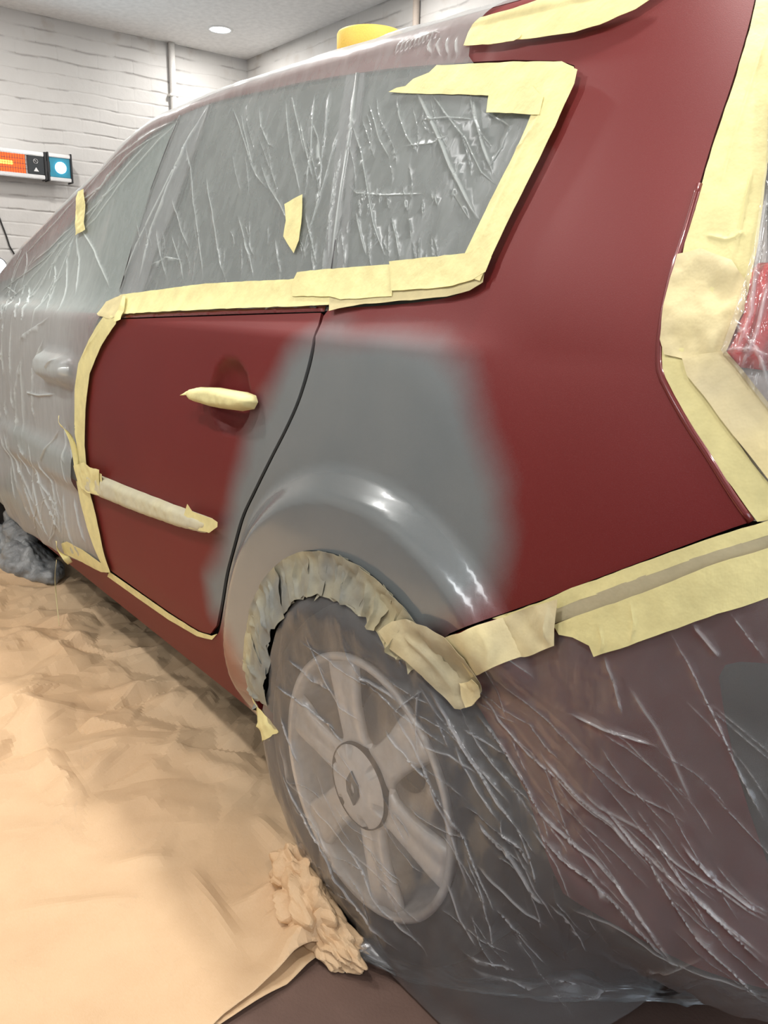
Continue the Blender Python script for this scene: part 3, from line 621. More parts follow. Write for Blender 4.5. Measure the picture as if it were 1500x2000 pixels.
# wheels
def wheel(cx, side_=1, name='rear'):
    """a wheel with six wide spokes; axle along y, built about the hub"""
    t = empty('wheel'); t.parent = car; t.matrix_parent_inverse = Matrix.Translation(-Vector(car.location))
    lathe('tyre', [(.212, .04), (.222, .012), (.236, -.004), (.260, -.010), (.282, -.002), (.296, .016), (.303, .04), (.304, .16), (.300, .19), (.27, .205), (.22, .19)], 96, M['rubber'], t)
    for ty in [c for c in t.children if c.name.startswith('tyre')]:
        for v_ in ty.data.vertices:
            zz = v_.co.z+.316; v_.co.z -= .0115*float(smooth(.16, .0, zz))
    lathe('rim_barrel', [(.224, .006), (.226, -.002), (.221, -.006), (.213, -.003), (.209, .010), (.204, .03), (.198, .06), (.192, .13), (.205, .19)], 96, M['alloy'], t)
    lathe('brake_disc', [(.05, .10), (.14, .10), (.142, .104), (.142, .118), (.05, .118)], 64, M['steel'], t)
    lathe('brake_shield', [(.02, .125), (.195, .13)], 64, M['dark'], t)
    for k in range(6):
        a = math.radians(49+60*k); v = []; f = []; rs = np.linspace(.058, .209, 14); nw = 13
        for r in rs:
            wd = .034+.009*smooth(.12, .205, r)+.012*smooth(.085, .058, r)
            for j in range(nw):
                s_ = (j/(nw-1))*2-1; x = wd*s_; dep = .012-.011*(1-abs(s_)**8)+.0032*math.exp(-((abs(s_)-.0)/.30)**2)*smooth(.07, .1, r)+.012*smooth(.12, .21, r)*0-.004*math.sin((r-.05)/.16*PI)
                v.append((r*math.cos(a)-x*math.sin(a), dep, r*math.sin(a)+x*math.cos(a)))
        m = nw
        for i in range(13):
            for j in range(m-1): q = i*m+j; f.append((q, q+m, q+m+1, q+1))
        o = link('spoke', mesh_from('spoke', v, f), M['alloy'], t); md = o.modifiers.new('t', 'SOLIDIFY'); md.thickness = .022; md.offset = -1
        # make the solid grow inwards
        md.offset = 1 if np.cross(np.array(v[m])-v[0], np.array(v[1])-v[0])[1] > 0 else -1
    # hub plate with scalloped lug recesses
    n = 180; v = [(0, -.016, 0)]; f = []; rr = [.012, .024, .034, .044, .052, .060, .066, .070, .0712]
    for r in rr:
        for i in range(n):
            a = 2*PI*i/n; y = -.010+.008*(r/.07)**4
            for k in range(6):
                b = math.radians(49+60*k); d = math.hypot(r*math.cos(a)-.064*math.cos(b), r*math.sin(a)-.064*math.sin(b)); y += .011*(1-smooth(.0065, .0105, d))
            v.append((r*math.cos(a), y-.006, r*math.sin(a)))
    f += [(0, 1+(i+1) % n, 1+i) for i in range(n)]+[(1+k*n+i, 1+k*n+(i+1) % n, 1+(k+1)*n+(i+1) % n, 1+(k+1)*n+i) for k in range(len(rr)-1) for i in range(n)]
    hp = link('hub_plate', mesh_from('hub_plate', v, f), M['hub'], t)
    lathe('hub_groove', [(.0712, -.0082), (.0722, -.0092), (.0736, -.0080), (.0742, .004)], 90, M['dark'], hp); lathe('hub_ring', [(.0725, .004), (.078, .002), (.082, .010)], 90, M['alloy'], t)
    # the diamond badge: outer rhombus with flattened sides and open centre
    def rh(w_, h_, c, y): return [(-w_, y, -c), (-w_, y, c), (0, y, h_), (w_, y, c), (w_, y, -c), (0, y, -h_)]
    A = rh(.0160, .0300, .0095, -.0185); B = rh(.0070, .0140, .0035, -.0205); v = [(x, y+.004, z) for x, y, z in A]+[(x, y-.001, z) for x, y, z in A]+B+[(x, y+.006, z) for x, y, z in B]
    f = [(r*6+i, r*6+(i+1) % 6, (r+1)*6+(i+1) % 6, (r+1)*6+i) for r in range(3) for i in range(6)]
    tilt = Matrix.Rotation(math.radians(-9), 4, 'Y'); me = mesh_from('badge', v, f, False); me.transform(tilt); link('diamond_badge', me, M['grey_trim'], hp)
    v = [(0, -.0128, 0)]+rh(.0065, .0125, .003, -.0122)
    t.location = (cx, .0, .316)
    if side_ < 0: t.location = (cx, 1.8, .316); t.rotation_euler = (0, 0, PI)
    return t
wheel(0.0); wheel(-2.736); wheel(0., -1); wheel(-2.736, -1)
def liner(cx):
    t = lathe('wheel_arch_liner', [(.352, .012), (.356, .10), (.35, .28), (.0, .29)], 72, M['dark'], None, center=(cx-.025, .38)); on_car(t)
liner(0); liner(-2.736)

# ================================================================ MASKING TAPE
NT_ = [0]
def wr(seed, amp, sc=30):
    return lambda q, ed: amp*(vnoise(q*sc, seed)+.5*vnoise(q*sc*2.7, seed+5))*np.clip(ed/.01+.35, 0, 1)
def tp(pts, label, group=None, off=.010, mat='tape', surf=None, fn=None, amp=.0006, ridges=(), rough=.0008, step=.006):
    sf = surf or BODY; fn = fn or sf.fn; NT_[0] += 1; l = np.array(sf.line(pts, off) if not isinstance(pts, np.ndarray) else pts)
    d = []; l2 = np.vstack([l, l[:1]])
    for a, b in zip(l2[:-1], l2[1:]):
        n = max(1, int(np.hypot(*(b-a))/.012)); d += [a+(b-a)*k/n for k in range(n)]
    d = np.array(d); d = d+rough*np.stack([vnoise(d*60, NT_[0]), vnoise(d*60+7, NT_[0]+31)], 1)
    rg = [(np.array(sf.line(r[0])), r[1], r[2]) for r in ridges]
    off = off*.8; o = patch('masking_tape', fn, d, step=step, off=off, thick=.0005, mat=M[mat], disp=wr(NT_[0], amp), ridges=rg)
    return tag(o, label, 'masking tape', group)
GW = 'masking tape framing the side windows'
tp([(232, 575), (300, 566), (400, 553), (470, 549), (520, 547), (640, 540), (652, 560), (640, 594), (540, 598), (400, 603), (300, 608), (235, 612)], 'long pale yellow masking tape strip along the rear door window sill', GW, .011)
tp([(187, 612), (205, 588), (240, 573), (242, 610), (215, 622), (190, 616)], 'short piece of masking tape at the front end of the window sill strip', GW, .013, 'tape_thin')
tp([(237, 575), (242, 577), (240, 596), (232, 622), (219, 628), (226, 605)], 'small twisted masking tape end standing up at the door front corner', GW, .020, amp=.004)
tp([(568, 549), (578, 530), (640, 524), (762, 515), (765, 540), (762, 577), (662, 583), (640, 577), (568, 577)], 'square ended masking tape patch across the gap between door and quarter window', GW, .0135)
tp([(640, 566), (660, 560), (760, 545), (880, 535), (945, 520), (940, 550), (915, 566), (870, 577), (800, 584), (700, 593), (662, 600), (640, 606)], 'thin masking tape strip along the lower edge of the quarter window', GW, .0115, 'tape_thin')
tp([(757, 509), (830, 501), (912, 492), (935, 480), (957, 500), (945, 528), (920, 545), (880, 556), (830, 562), (762, 566)], 'wide masking tape strip at the lower rear of the quarter window', GW, .015)
tp([(1124, 133), (1119, 160), (1090, 224), (1054, 300), (1018, 372), (984, 440), (955, 502), (934, 546), (905, 538), (905, 492), (935, 430), (972, 355), (1008, 285), (1033, 225), (1052, 185), (1062, 150), (1100, 122)], 'long slanted masking tape strip down the rear edge of the quarter window', GW, .0145,
   ridges=[([(1085, 190), (1040, 280), (1000, 370), (950, 480)], .004, .0015), ([(1050, 260), (1020, 300), (1000, 310)], .003, .002)])
tp([(757, 178), (772, 170), (790, 166), (805, 152), (836, 140), (850, 126), (925, 122), (1000, 118), (1095, 118), (1120, 128), (1108, 155), (1060, 184), (950, 184), (860, 182)], 'masking tape strip with torn end along the top of the quarter window', GW, .012)
tp([(950, 192), (955, 165), (1030, 160), (1058, 186), (1050, 221), (1010, 219), (947, 216)], 'small square masking tape patch at the top rear of the quarter window', GW, .0165)
# roof
tp([(903, 86), (912, 62), (920, 48), (935, 32), (1000, 14), (1080, -14), (1290, -20), (1240, 14), (1170, 45), (1120, 60), (1060, 69), (980, 78)], 'wide masking tape strip holding the film along the roof edge', 'masking tape on the roof edge', .013)
tp([(905, 87), (930, 70), (1016, 64), (1012, 70), (1000, 76), (950, 84)], 'small overlapping masking tape end under the roof edge strip', 'masking tape on the roof edge', .0155)
# front of the rear door
GD = 'masking tape down the front edge of the rear door'
tp([(203, 614), (231, 613), (224, 632), (195, 676), (173, 730), (165, 800), (163, 870), (168, 920), (173, 960), (186, 1010), (198, 1070), (213, 1117), (205, 1119), (186, 1080), (168, 1030), (155, 980), (146, 935), (149, 880), (144, 820), (144, 760), (151, 710), (171, 665), (190, 632)], 'long curved masking tape strip down the front edge of the rear door', GD, .012,
   ridges=[([(205, 640), (172, 690), (157, 750), (154, 830), (157, 900), (164, 960)], .004, .003)])
tp([(140, 910), (160, 903), (172, 913), (190, 918), (190, 968), (165, 962), (150, 948)], 'folded masking tape patch where the door moulding meets the front strip', GD, .024, amp=.003)
tp([(118, 1062), (128, 1058), (160, 1075), (206, 1108), (213, 1119), (195, 1118), (150, 1094), (124, 1082)], 'masking tape strip along the sill at the bottom of the front door', GD, .012)
tp([(213, 1117), (270, 1157), (330, 1199), (386, 1234), (412, 1242), (424, 1238), (413, 1250), (384, 1243), (326, 1209), (266, 1167), (209, 1126)], 'very narrow masking tape line in the gap under the rear door', GD, .0035, amp=.0004, rough=.0004, step=.004)
def ribbon(name, pts, wd, mat, twist=0., label='', cat='masking tape', group=None):
    c = spline(pts, .006); t = np.gradient(c, axis=0); t /= np.linalg.norm(t, axis=1)[:, None]; v = []; f = []
    for i, (p, d) in enumerate(zip(c, t)):
        a = np.cross(d, [0, 1, 0]); a /= np.linalg.norm(a); b = np.cross(d, a); th = twist*i/len(c)
        s_ = (a*math.cos(th)+b*math.sin(th))*wd/2*(.7+.3*math.sin(PI*i/len(c)))
        v += [p-s_, p-s_*.3+b*.0008, p+s_*.3+b*.0008, p+s_]
    for i in range(len(c)-1): f += [(i*4+k, i*4+k+1, i*4+k+5, i*4+k+4) for k in range(3)]
    o = link(name, mesh_from(name, v, f), M[mat]); m = o.modifiers.new('t', 'SOLIDIFY'); m.thickness = .0006; return tag(o, label, cat, group)
def bp(x, y, off): 
    q = BODY.hit(x, y); q = np.array([q]); return (body(q[:, 0], q[:, 1])+normals(body, q[:, 0], q[:, 1])*off)[0]
ribbon('masking_tape', [bp(136, 812, .03), bp(141, 826, .035), bp(150, 838, .03), bp(156, 860, .022), bp(160, 890, .018), bp(163, 925, .018)], .016, 'tape', 2.6, 'loose twisted masking tape curl peeling from the door front strip', group=GD)
ribbon('masking_tape', [bp(122, 1052, .02), bp(128, 1066, .025), bp(140, 1082, .022), bp(146, 1096, .015)], .022, 'tape', 2.0, 'crumpled masking tape end at the bottom of the front door', group=GD)
dd = bp(128, 1085, .03); ribbon('masking_tape', [dd, dd+(-.0, -.01, -.06), dd+(.03, -.02, -.13), dd+(.07, -.03, -.20)], .004, 'tape_thin', 3., 'thin masking tape thread dangling from the sill to the paper', group=GD)
# moulding and handle wraps
def ex(l, k): c = l.mean(0); d = l-c; r = np.hypot(*d.T)[:, None]; return c+d*(1+k/r)
tp(ex(ms, .003), 'masking tape wrapped over the long side moulding of the rear door', None, .003, 'tape_pale', amp=.0006, step=.005)
bpy.data.objects[-1] if False else None
tp([(362, 985), (372, 1000), (412, 1014), (421, 1020), (421, 1030), (405, 1041), (366, 1032), (352, 1020)], 'extra masking tape layer over the blunt rear end of the door moulding', None, .0205, 'tape', amp=.0012)
tp([(172, 918), (195, 926), (197, 969), (172, 962)], 'masking tape band across the front end of the rear door moulding', None, .0205, 'tape', amp=.001)
for o in list(bpy.data.objects):
    if o.get('label', '').startswith('masking tape wrapped over'):
        pass
def rewrap(pts, dep, w, off, label, mat, seed):
    l = np.array(pts); o = patch('masking_tape', body, l, step=.0045, off=off, mat=M[mat], disp=lambda q, ed: pillow(dep, w)(q, ed)+.0014*vnoise(q*70, seed)*np.clip(ed/.01, 0, 1)+.001*vnoise(q*25, seed+1))
    return tag(o, label, 'masking tape')
for o in list(bpy.data.objects):
    if o.get('label') == 'masking tape wrapped over the long side moulding of the rear door': bpy.data.objects.remove(o)
rewrap(ex(ms, .003), .0175, .016, .0012, 'masking tape wrapped over the long side moulding of the rear door', 'tape_pale', 4)
rewrap(ex(hm, .005), .031, .013, .0085, 'masking tape wrapped around the rear door handle', 'tape', 8)
ribbon('masking_tape', [bp(397, 768, .03), bp(388, 769, .032), bp(382, 773, .03)], .010, 'tape', 2., 'small twisted masking tape tip at the front end of the door handle')
# loose patches on the window film
tp([(553, 397), (588, 378), (587, 420), (581, 468), (571, 493), (551, 460), (556, 430)], 'small torn masking tape patch stuck on the rear door window film', None, .013)
tp([(146, 386), (150, 374), (160, 368), (163, 400), (161, 432), (163, 448), (145, 458), (144, 430)], 'narrow masking tape patch gathering the film near the windscreen pillar', None, .020, 'tape', amp=.003)

# wheel arch: short overlapping strips from the lip inwards, dusted with primer
GA = 'oversprayed masking tape strips around the rear wheel arch'
INNER = np.array(FALL.line([(534, 1440), (524, 1380), (519, 1338), (527, 1290), (525, 1258), (535, 1234), (554, 1205), (572, 1178), (592, 1167), (613, 1164), (648, 1172), (683, 1183), (714, 1207), (736, 1236), (760, 1268), (790, 1295)]))
ia = np.degrees(np.arctan2(INNER[:, 1]-ARC[1], INNER[:, 0]-ARC[0])) % 360; ir = np.hypot(INNER[:, 0]-ARC[0], INNER[:, 1]-ARC[1])
o_ = np.argsort(ia); ia, ir = ia[o_], ir[o_]
edges_ = [201, 190, 176, 164, 152, 141, 130, 120, 110, 100, 90, 80, 70, 61, ANG0+1]
names_ = ['lowest strip at the front of the arch', 'second strip up the front of the arch', 'third strip up the front of the arch', 'fourth strip up the front of the arch', 'fifth strip up the front of the arch', 'strip at the front shoulder of the arch',
          'strip just before the top of the arch', 'first strip past the front shoulder', 'strip at the very top of the arch', 'strip just behind the top of the arch', 'strip at the rear shoulder of the arch', 'second strip down the rear of the arch', 'third strip down the rear of the arch', 'rearmost strip ending at the bumper corner']
for k in range(14):
    a0, a1 = edges_[k]+2.5, edges_[k+1]-2.; A = np.linspace(a0, a1, 6); ro = ARC[2]-.001
    rin = np.interp(A, ia, ir); rin = np.minimum(rin, ro-.02); rin = np.where(A > 183, np.maximum(rin, ro-.055), rin); rin = rin+RNG.uniform(-.006, .004, 6)
    out_ = [FALL.at(*p_px(body(*[np.array(c_) for c_ in (ARC[0]+(ro+.001)*math.cos(math.radians(a)), ARC[1]+(ro+.001)*math.sin(math.radians(a)))])), .003) for a in A]
    lp = np.array([tuple(x) for x in out_]+[(ARC[0]+r*math.cos(math.radians(a)), ARC[1]+r*math.sin(math.radians(a))) for a, r in zip(A[::-1], rin[::-1])])
    mid = math.radians((a0+a1)/2+RNG.uniform(-3, 3)); rr_ = [np.array([(ARC[0]+r*math.cos(mid+d_), ARC[1]+r*math.sin(mid+d_)) for r, d_ in ((ro-.012, 0), (ro-.04, RNG.uniform(-.06, .06)), (ro-.085, RNG.uniform(-.08, .08)))])]
    NT_[0] += 1; seed = NT_[0]
    rg = [(rr_[0], .0045, RNG.uniform(.003, .009))]
    if k % 2: rg.append((rr_[0]+.02*np.array([math.sin(mid), -math.cos(mid)]), .003, .005))
    d = []; l2 = np.vstack([lp, lp[:1]])
    for a, b in zip(l2[:-1], l2[1:]):
        n = max(1, int(np.hypot(*(b-a))/.008)); d += [a+(b-a)*i/n for i in range(n)]
    d = np.array(d); rad = np.hypot(d[:, 0]-ARC[0], d[:, 1]-ARC[1]); d = d+(.0035*np.stack([vnoise(d*90, seed), vnoise(d*90+5, seed)], 1))*(rad < ro-.004)[:, None]
    o = patch('masking_tape', film_fall, d, step=.005, off=.003+.0014*(k % 3), thick=.0005, mat=M['tape_spray' if k else 'tape'], ridges=rg, disp=lambda q, ed, s_=seed: .0035*vnoise(q*28, s_)+.002*vnoise(q*75, s_+3)+.004*smooth(.24, .29, np.hypot(q[:, 0]-ARC[0], q[:, 1]-ARC[1]))*0)
    tag(o, ('grey dusted masking tape, ' if k else 'clean yellow masking tape, ')+names_[k], 'masking tape', GA)
FT = dict(surf=FALL)
tp([(738, 1236), (748, 1222), (765, 1214), (790, 1208), (830, 1225), (865, 1248), (905, 1290), (933, 1335), (938, 1352), (925, 1378), (897, 1388), (885, 1386), (850, 1350), (820, 1320), (790, 1292), (760, 1268)], 'large curled masking tape flap hanging at the rear of the wheel arch', GA, .012, 'tape_flap', amp=.004, rough=.002,
   ridges=[([(800, 1240), (850, 1280), (890, 1340)], .006, .005)], **FT)
tp([(897, 1335), (918, 1330), (931, 1342), (934, 1362), (918, 1380), (905, 1385), (899, 1360)], 'little crumpled masking tape scrap at the lower tip of the arch flap', GA, .020, 'tape_gold', amp=.004, **FT)
GB = 'masking tape layers along the bumper edge'
tp([(866, 1247), (900, 1235), (960, 1211), (1035, 1185), (1086, 1172), (1080, 1230), (1080, 1262), (1030, 1283), (960, 1305), (918, 1325), (895, 1290)], 'crinkled golden masking tape at the front end of the bumper strips', GB, .010, 'tape_gold', amp=.003,
   ridges=[([(1080, 1190), (1076, 1225), (1078, 1255)], .004, .004), ([(940, 1230), (960, 1265), (955, 1295)], .005, .004)], **FT)
tp([(960, 1208), (1100, 1155), (1250, 1100), (1400, 1047), (1500, 1016), (1600, 985), (1600, 1015), (1500, 1045), (1400, 1076), (1250, 1128), (1100, 1184), (1000, 1217)], 'narrow upper masking tape strip right under the quarter panel edge', GB, .007)
tp([(1005, 1218), (1100, 1182), (1250, 1127), (1400, 1075), (1500, 1043), (1600, 1013), (1600, 1043), (1500, 1072), (1400, 1101), (1250, 1161), (1120, 1206), (1060, 1225)], 'darker greyish masking tape band between the two yellow bumper strips', GB, .0068, 'tape_grey')
tp([(1078, 1222), (1120, 1205), (1250, 1160), (1400, 1100), (1500, 1071), (1600, 1040), (1600, 1135), (1500, 1170), (1400, 1200), (1300, 1236), (1157, 1285), (1148, 1262), (1115, 1246), (1088, 1240)], 'wide lower masking tape strip with torn end holding the bumper film', GB, .0125, ridges=[([(1240, 1175), (1246, 1215), (1240, 1250)], .003, .002), ([(1180, 1215), (1186, 1250), (1180, 1272)], .003, .002)])
# around the light
GL = 'masking tape around the tail light'
def tx(pts, *a, **k): return tp(np.array([xh(p) for p in pts]), *a, **k)
tx([(1482, -20), (1464, 60), (1434, 160), (1405, 250), (1378, 330), (1358, 410), (1345, 448), (1335, 490), (1325, 540), (1345, 620), (1455, 600), (1468, 535), (1482, 470), (1490, 395), (1500, 320), (1530, 200), (1540, -20)], 'tall masking tape band down the edge of the rear pillar', GL, .001, ridges=[([(1500, 60), (1455, 200), (1420, 320), (1392, 440)], .004, .0014), ([(1455, 60), (1425, 180), (1395, 300)], .004, .0012), ([(1470, 330), (1450, 420), (1440, 480)], .003, .002), ([(1380, 460), (1420, 470), (1455, 455)], .003, .002)])
tx([(1325, 500), (1370, 488), (1400, 500), (1430, 512), (1456, 550), (1458, 570), (1455, 605), (1436, 650), (1418, 692), (1350, 705), (1300, 695), (1292, 665), (1298, 600), (1310, 550)], 'crinkled masking tape patch in the notch beside the tail light', GL, .005, 'tape_gold', amp=.003,
   )
tx([(1288, 680), (1340, 680), (1360, 740), (1410, 815), (1470, 905), (1530, 980), (1530, 1012), (1480, 1020), (1430, 952), (1375, 872), (1330, 802), (1296, 745)], 'masking tape strip following the lower slanting edge of the quarter panel', GL, .0015)
tx([(1335, 700), (1420, 688), (1460, 735), (1520, 810), (1560, 860), (1560, 990), (1500, 935), (1450, 872), (1392, 795), (1345, 735)], 'broad outer masking tape strip slanting below the tail light', GL, .007, 'tape_gold')

# ================================================================ PLASTIC FILM
def R(surf, pts, w_=.004, h=.004): return (np.array(surf.line(pts)), w_, h)
def fr(pts, w_=.0015, h=.0019): return R(BODY, pts, w_, h)
WR = [[(457, 212), (470, 245), (480, 275), (495, 320), (505, 345), (525, 370)], [(475, 228), (480, 255), (492, 300), (500, 328)], [(515, 325), (530, 370), (550, 400), (562, 425), (580, 450)], [(563, 200), (566, 240), (572, 300), (585, 345), (590, 380)],
      [(510, 215), (515, 250), (530, 285), (540, 290)], [(340, 390), (350, 420), (360, 455), (372, 485)], [(365, 285), (378, 330), (382, 400), (390, 450), (400, 520), (402, 550)], [(405, 345), (415, 400), (425, 450), (435, 520), (445, 548)],
      [(610, 230), (625, 270), (632, 330), (625, 400), (603, 470), (592, 515)], [(650, 180), (640, 260), (632, 320)], [(690, 240), (710, 300), (720, 360), (735, 440), (755, 500)], [(850, 190), (875, 225), (900, 258), (915, 275), (925, 300), (945, 340), (968, 360)],
      [(725, 208), (735, 240), (745, 275), (765, 310)], [(780, 195), (785, 230), (800, 270), (820, 300)], [(925, 190), (930, 230), (945, 265), (965, 290)], [(955, 225), (985, 240), (1000, 250)], [(480, 470), (490, 500), (498, 540)], [(340, 460), (358, 520), (362, 550)],
      [(470, 425), (482, 470), (492, 520)], [(620, 130+60), (612, 300), (600, 380)], [(660, 330), (650, 420), (645, 500)], [(700, 420), (712, 470), (720, 500)], [(300, 520), (330, 505), (360, 510)], [(590, 240), (604, 300), (615, 350)], [(665, 260), (640, 350), (615, 430)],
      [(670, 300), (655, 400), (640, 470)], [(540, 470), (545, 505), (552, 535)], [(310, 450), (318, 500), (330, 545)], [(690, 370), (700, 380), (760, 385), (830, 382)], [(800, 290), (850, 285), (880, 270)],
      [(900, 320), (890, 380), (920, 430)], [(1000, 250), (985, 290), (960, 330)], [(830, 240), (880, 235), (930, 238)], [(770, 430), (780, 470), (785, 505)], [(600, 420), (612, 470), (622, 515)], [(575, 190), (590, 260), (600, 300)]]
BIG = [([(820, 185), (835, 215), (855, 255), (870, 290), (885, 330), (905, 370), (925, 410), (935, 428)], .003, .0045), ([(380, 262), (345, 330), (300, 420), (270, 480), (240, 555)], .003, .004), ([(408, 215), (370, 280), (330, 370), (300, 450), (275, 555)], .003, .004),
       ([(930, 200), (935, 240), (948, 290), (965, 335)], .0026, .004), ([(700, 150), (690, 250), (670, 380), (650, 515)], .004, .003)]
FAN = [[(150, 452), (90, 510), (40, 545), (5, 570)], [(150, 455), (100, 530), (60, 590), (40, 640)], [(148, 458), (135, 510), (135, 560), (112, 620)], [(155, 390), (100, 450), (50, 500)], [(160, 385), (200, 340), (260, 290), (340, 240)], [(162, 395), (200, 370), (230, 330)],
       [(350, 240), (250, 350), (190, 430), (168, 450)], [(165, 455), (200, 520), (218, 565)], [(148, 440), (100, 490), (60, 520)], [(165, 430), (200, 395), (235, 360)], [(146, 450), (70, 540), (20, 590)], [(150, 460), (120, 540), (85, 600), (70, 650)], [(300, 275), (220, 370), (170, 440)],
       [(152, 458), (160, 510), (150, 580)], [(163, 410), (250, 310), (320, 262)]]
LOW = [[(20, 620), (15, 700), (20, 800), (45, 900), (60, 960), (105, 1050)], [(40, 600), (30, 700), (35, 780), (60, 880), (100, 960), (130, 1020)], [(6, 700), (12, 800), (35, 900), (60, 1000), (100, 1060)], [(100, 620), (55, 660), (50, 720), (55, 830), (60, 860)], [(90, 660), (75, 720), (75, 800), (80, 830)],
       [(110, 960), (120, 1010), (125, 1050)], [(80, 900), (100, 980), (122, 1040)], [(130, 960), (135, 1020), (150, 1065)], [(120, 840), (100, 900)], [(133, 830), (140, 890), (144, 905)], [(60, 765), (85, 772), (110, 770)], [(138, 700), (120, 720)], [(15, 560), (40, 620), (30, 700)], [(60, 560), (55, 620), (48, 680)],
       [(70, 930), (90, 1000), (110, 1050)], [(150, 970), (160, 1020), (172, 1060)], [(95, 900), (110, 940), (118, 1000)], [(50, 700), (40, 760), (48, 850)], [(25, 840), (50, 920), (80, 990)], [(10, 600), (20, 640), (14, 720)]]
ridA = [fr(p) for p in WR]+[fr(*b) for b in BIG]+[fr(p, .003, .004) for p in FAN]+[fr(p, .0035, .006) for p in LOW]
ridA += [fr([(775+k*9, 108-k*3), (782+k*9, 92-k*3), (790+k*9, 84-k*2)], .003, .003) for k in range(9)]+[fr([(850+k*16, 112), (842+k*18, 96), (850+k*16, 80)], .003, .0035) for k in range(4)]
def tent(q):
    d1, _ = seg_dist(q, [(-2.05, (mz+mt)/2), (-1.33, (mz+mt)/2)]); d2, _ = seg_dist(q, [(hz[0]-.12, hz[1]), (hz[0]+.07, hz[1])])
    return .0175*smooth(.075, .028, d1)+.038*smooth(.055, .018, d2)
rr = random.Random(5)
def strokes(surf, n, box_, ang, ln, w_, h_, bend=12):
    out = []
    for _ in range(n):
        x, y = rr.uniform(box_[0], box_[2]), rr.uniform(box_[1], box_[3]); a = math.radians(rr.uniform(*ang)); L = rr.uniform(*ln); b_ = rr.uniform(-bend, bend)
        pts = [(x+math.cos(a)*L*t-math.sin(a)*b_*math.sin(PI*t), y+math.sin(a)*L*t+math.cos(a)*b_*math.sin(PI*t)) for t in (0, .25, .5, .75, 1)]
        q = np.array([surf.at(*p) for p in pts])
        if np.hypot(*np.diff(q, axis=0).T).max() < .12: out.append((q, rr.uniform(*w_), rr.uniform(*h_)))
    return out
ridA += strokes(BODY, 40, (270, 430, 860, 505), (74, 96), (25, 70), (.0007, .0010), (.0006, .0012), 5)+strokes(BODY, 18, (450, 190, 940, 330), (64, 92), (30, 120), (.0007, .0010), (.0005, .0010), 8)
ridA += strokes(BODY, 16, (700, 370, 900, 400), (80, 100), (14, 30), (.0008, .0014), (.0012, .0020), 2)+strokes(BODY, 22, (20, 480, 130, 560), (95, 125), (40, 110), (.0018, .003), (.0025, .004), 6)+strokes(BODY, 20, (30, 860, 150, 1000), (70, 100), (40, 110), (.0016, .003), (.002, .004), 6)
fa = BODY.line([(205, 600), (300, 590), (400, 580), (640, 575), (760, 560), (900, 545), (940, 500), (1000, 375), (1050, 265), (1070, 200), (1080, 150), (1040, 128), (925, 124), (914, 108), (916, 88), (926, 62)], .0075)
tu = fa[-1][0]; fa2 = H([(20, 1034), (70, 1066), (122, 1080), (205, 1112), (185, 1050), (163, 980), (154, 930), (155, 870), (153, 800), (158, 730), (182, 665), (215, 615)])
filmA = patch('plastic_film', body, fa+[uv(tu+.12, 2.38), uv(-3.4, 2.38), uv(-3.4, .42), uv(-2.9, .34), uv(-2.45, .31)]+fa2, step=.013, off=.0055, mat=M['film_window'], ridges=ridA, foldx=lambda q: .60*smooth(-1.18, -1.5, q[:, 0])*smooth(1.5, 1.1, q[:, 1])+.25*smooth(1.52, 1.60, q[:, 1]),
    disp=lambda q, ed: tent(q)+(.0022*vnoise(q*np.array([10, 5]), 1)+.0012*vnoise(q*np.array([26, 10]), 2)+.010*smooth(-1.25, -1.9, q[:, 0])*smooth(1.2, .9, q[:, 1])*(1.1+vnoise(q*np.array([16, 3]), 5)))*np.clip(ed/.02, 0, 1))
tag(filmA, 'clear plastic film sheet over the windows, roof and front door', 'plastic film')
c4 = lambda l: [(400+x/2, 900+y/2) for x, y in l]; c5 = lambda l: [(900+x/1.905, 950+y/1.905) for x, y in l]
W4 = [[(370, 700), (500, 790), (640, 880), (760, 980)], [(420, 740), (480, 880), (530, 960), (610, 1020)], [(600, 840), (700, 900), (750, 940)], [(280, 880), (400, 960), (520, 1060)], [(830, 1110), (950, 1150), (1070, 1230)], [(740, 980), (850, 1200), (930, 1400), (980, 1560), (1030, 1700)],
      [(830, 1170), (900, 1300), (1000, 1480), (1130, 1770)], [(300, 1200), (360, 1330), (420, 1450), (520, 1600), (650, 1780), (760, 1900)], [(390, 1320), (500, 1420), (620, 1560), (760, 1680)], [(400, 1380), (440, 1480), (560, 1620)], [(560, 1480), (620, 1580), (720, 1760), (860, 1930)],
      [(890, 900), (960, 1040), (1060, 1200), (1150, 1350), (1200, 1420)], [(1010, 1000), (1080, 1130), (1170, 1240), (1280, 1400), (1360, 1560)], [(950, 1010), (1050, 1180), (1180, 1330)], [(1060, 1420), (1200, 1560)], [(850, 900), (745, 980)], [(840, 880), (820, 1080), (830, 1170)], [(940, 1650), (1000, 1800), (1060, 1900)],
      [(330, 780), (420, 860), (500, 900)], [(300, 1000), (330, 1100), (360, 1180)], [(290, 1100), (330, 1250), (400, 1330)], [(450, 1000), (540, 1100)], [(700, 1050), (800, 1180), (880, 1260)], [(1160, 1500), (1240, 1640), (1330, 1760)]]
